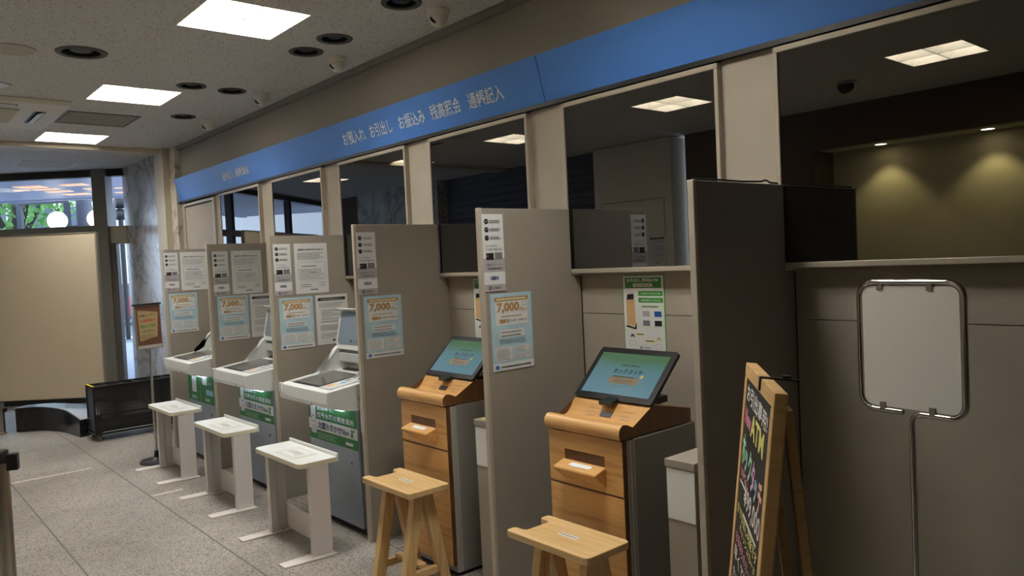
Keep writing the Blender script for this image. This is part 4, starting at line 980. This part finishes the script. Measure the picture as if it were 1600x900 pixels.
# ================================================================== OUTSIDE
def gbox(name, s0, s1, d0, d1, z0, z1, m, par=None):
    o = MB().box(s0, s1, d0, d1, z0, z1).build(name, m, par)
    if par is None: o.rotation_euler = (0, 0, FA)
    return o
o = struct(gbox('ground', -45, 10, 10.1, 70, -.12, -.02, road_m))
o = struct(gbox('pavement', -30, 4, 10.1, 19, -.02, 0, pave_m))
t = thing('entrance_canopy', 'flat bluish canopy with warm lamp and glow strips outside the entrance glass', 'canopy', (0, 0, 0), FA)
gbox('soffit', -13.5, -3, 10.15, 12.8, 2.965, 3.1, canopy_m, t); gbox('front_fascia', -13.5, -3, 12.8, 12.9, 2.94, 3.3, canopy_m, t)
for s0, s1, d0, d1 in ((-7.25, -7.05, 11.35, 11.43), (-6.98, -6.62, 10.9, 11.15), (-6.98, -6.62, 11.3, 11.45), (-6.98, -6.62, 11.65, 11.8), (-6.98, -6.62, 12.1, 12.3), (-6.32, -6.0, 10.9, 11.1), (-6.32, -6.0, 11.5, 11.65), (-6.2, -5.9, 12.2, 12.3), (-5.9, -5.6, 11.6, 11.68)): gbox('lamp_glow_strip', s0, s1, d0, d1, 2.955, 2.966, warm_m, t)  # thin lamps, plus emissive panels imitating soft warm light on the soffit
def globe(label, s_):
    p = fac(s_, 13.0, 0); t = thing('globe_lamp', label, 'lamp', p, 0, 'white globe street lamps')
    MB().sphere((0, 0, 2.62), .155).build('globe', globe_m, t, smooth=60)
    MB().cyl((0, 0, .05), (0, 0, 2.43), .04).build('post', dark_m, t, smooth=40); MB().lathe([(0, 0), (.14, 0), (.12, .06), (.05, .1), (0, .1)]).build('base', dark_m, t, smooth=40)
    MB().lathe([(.04, 2.40), (.09, 2.44), (.08, 2.46), (0, 2.46)]).build('collar', dark_m, t, smooth=40)
globe('glowing white globe lamp outside, clear of the glazing post', -7.6); globe('glowing white globe lamp outside, half behind the glazing post', -6.93)
t = thing('street_pillar', 'grey round pillar outside between the globe lamps', 'pillar', fac(-7.80, 14.2, 0))
MB().cyl((0, 0, 0), (0, 0, 4.2), .13).build('shaft', mat('pillar_grey', (96, 98, 110), .6), t, smooth=40); MB().cyl((0, 0, 2.52), (0, 0, 2.6), .24).build('ledge', mat('pillar_grey', (96, 98, 110)), t, smooth=40)
t = thing('signal_gantry', 'dark horizontal street bar with hanger posts behind the tree', 'gantry', (0, 0, 0), FA)
gbox('beam', -9.0, -8.0, 14.0, 14.08, 3.02, 3.1, mat('gantry_grey', (84, 88, 98), .6), t)
for s0 in (-8.92, -8.06): gbox('hanger', s0, s0+.08, 14.0, 14.08, 0, 3.02, mat('gantry_grey', (84, 88, 98)), t)
# tree
rng = random.Random(5)
def tree(label, s_, d_, hgt, rad, zc, seed):
    p = fac(s_, d_, 0); t = thing('street_tree', label, 'tree', p); rg = random.Random(seed)
    b = MB(); b.tube([(0, 0, 0), (.03, 0, .9), (.0, .02, 1.9), (.05, 0, 2.5)], [.16, .12, .1, .09], 10)
    for a in range(5):
        an = a*1.257+.4; b.tube([(.04, 0, 2.3), (.45*math.cos(an), .45*math.sin(an), 3.1), (.9*math.cos(an), .9*math.sin(an), 4.1)], [.075, .05, .02], 8)
    b.build('trunk', bark_m, t, smooth=60)
    b = MB()
    for i in range(1500):
        while True:
            v = Vector((rg.uniform(-1, 1), rg.uniform(-1, 1), rg.uniform(-1, 1)))
            if .25 < v.length < 1: break
        c = Vector((v.x*rad, v.y*rad, zc+v.z*rad*.75)); e = Vector((rg.gauss(0, 1), rg.gauss(0, 1), rg.gauss(0, 1))).normalized(); f = e.cross(Vector((rg.gauss(0, 1), rg.gauss(0, 1), rg.gauss(0, 1)))).normalized(); l = rg.uniform(.05, .12)
        b.quad(c-e*l, c+f*l*.5, c+e*l, c-f*l*.5)
    b.build('foliage', leaf_m, t)
tree('green leafy street tree outside behind the globe lamps', -10.6, 16.5, 5, 1.9, 3.7, 1)
tree('smaller leafy tree outside at far left, mostly behind the first', -13.2, 19.5, 5, 1.9, 3.9, 2)
# buildings
def building(label, s0, s1, d0, d1, h_, m_, rows, cols):
    t = thing('street_building', label, 'building', (0, 0, 0), FA); gbox('wall', s0, s1, d0, d1, 0, h_, m_, t)
    gbox('parapet', s0-.1, s1+.1, d0-.1, d1, h_, h_+.3, m_, t)
    cw = (s1-s0)/cols; rh = h_/rows
    for i in range(cols):
        for j in range(rows):
            w_ = gbox('window', s0+cw*(i+.2), s0+cw*(i+.8), d0-.06, d0+.02, rh*(j+.3), rh*(j+.8), bldg_m, t); gbox('pane', s0+cw*(i+.25), s0+cw*(i+.75), d0-.08, d0-.05, rh*(j+.34), rh*(j+.76), glassd, w_)
building('white office building across the street beyond the glazing post', -20, -12.2, 34, 40, 11, bldg_m, 4, 5)
building('pale low shop building across the street behind the trees', -34, -20.6, 36, 42, 9, mat('facade_cream', (206, 204, 198), .7), 3, 6)
building('brown building across the street, right of the white office', -12.0, -4, 36, 42, 6, bldg2_m, 2, 5)
def car(label, s_, d_, m_):
    t = thing('car', label, 'car', fac(s_, d_, -.02), FA)
    b = MB(); b.prism([(-2.1, .3), (-2.12, .7), (-1.9, .88), (-1.2, .95), (-.7, 1.4), (.8, 1.45), (1.4, .98), (2.05, .85), (2.12, .5), (2.1, .3)], 1, -.82, .82); b.build('body', m_, t, bevel=.05)
    b = MB(); b.prism([(-1.1, .97), (-.68, 1.36), (.05, 1.4), (.05, .97)], 1, -.83, .83); b.prism([(.12, .97), (.12, 1.4), (.76, 1.4), (1.25, .99)], 1, -.83, .83); b.build('window', glassd, t)
    for x in (-1.3, 1.3):
        for y in (-.74, .74):
            wh = MB().cyl((x, y-.1, .33), (x, y+.1, .33), .33).build('wheel', rubber, t, smooth=40); MB().cyl((x, y-.11, .33), (x, y+.11, .33), .18).build('hub', chrome, wh, smooth=40)
car('red car on the road seen in the gap beside the curtain', -13.6, 27, red_m); car('white car on the road behind the red car', -15.6, 31, carw)
t = thing('traffic_signal', 'dark traffic signal on a pole outside above the entrance doorway', 'traffic signal', fac(-10.05, 20, 0))
MB().cyl((0, 0, 0), (0, 0, 3.9), .06).build('pole', dark_m, t, smooth=40)
for z in (3.25, 3.55):
    MB().cyl((0, -.12, z), (0, .12, z), .14).build('lamp_head', dark_m, t, smooth=40)
b = MB()
for i in range(5): b.box(-8.6+i*.9-2, -8.2+i*.9-2, 20.5, 24, -.02, -.012)
o = b.build('crosswalk', white_ink); o.rotation_euler = (0, 0, FA); tag(o, 'white crosswalk stripes on the road outside', 'crosswalk')
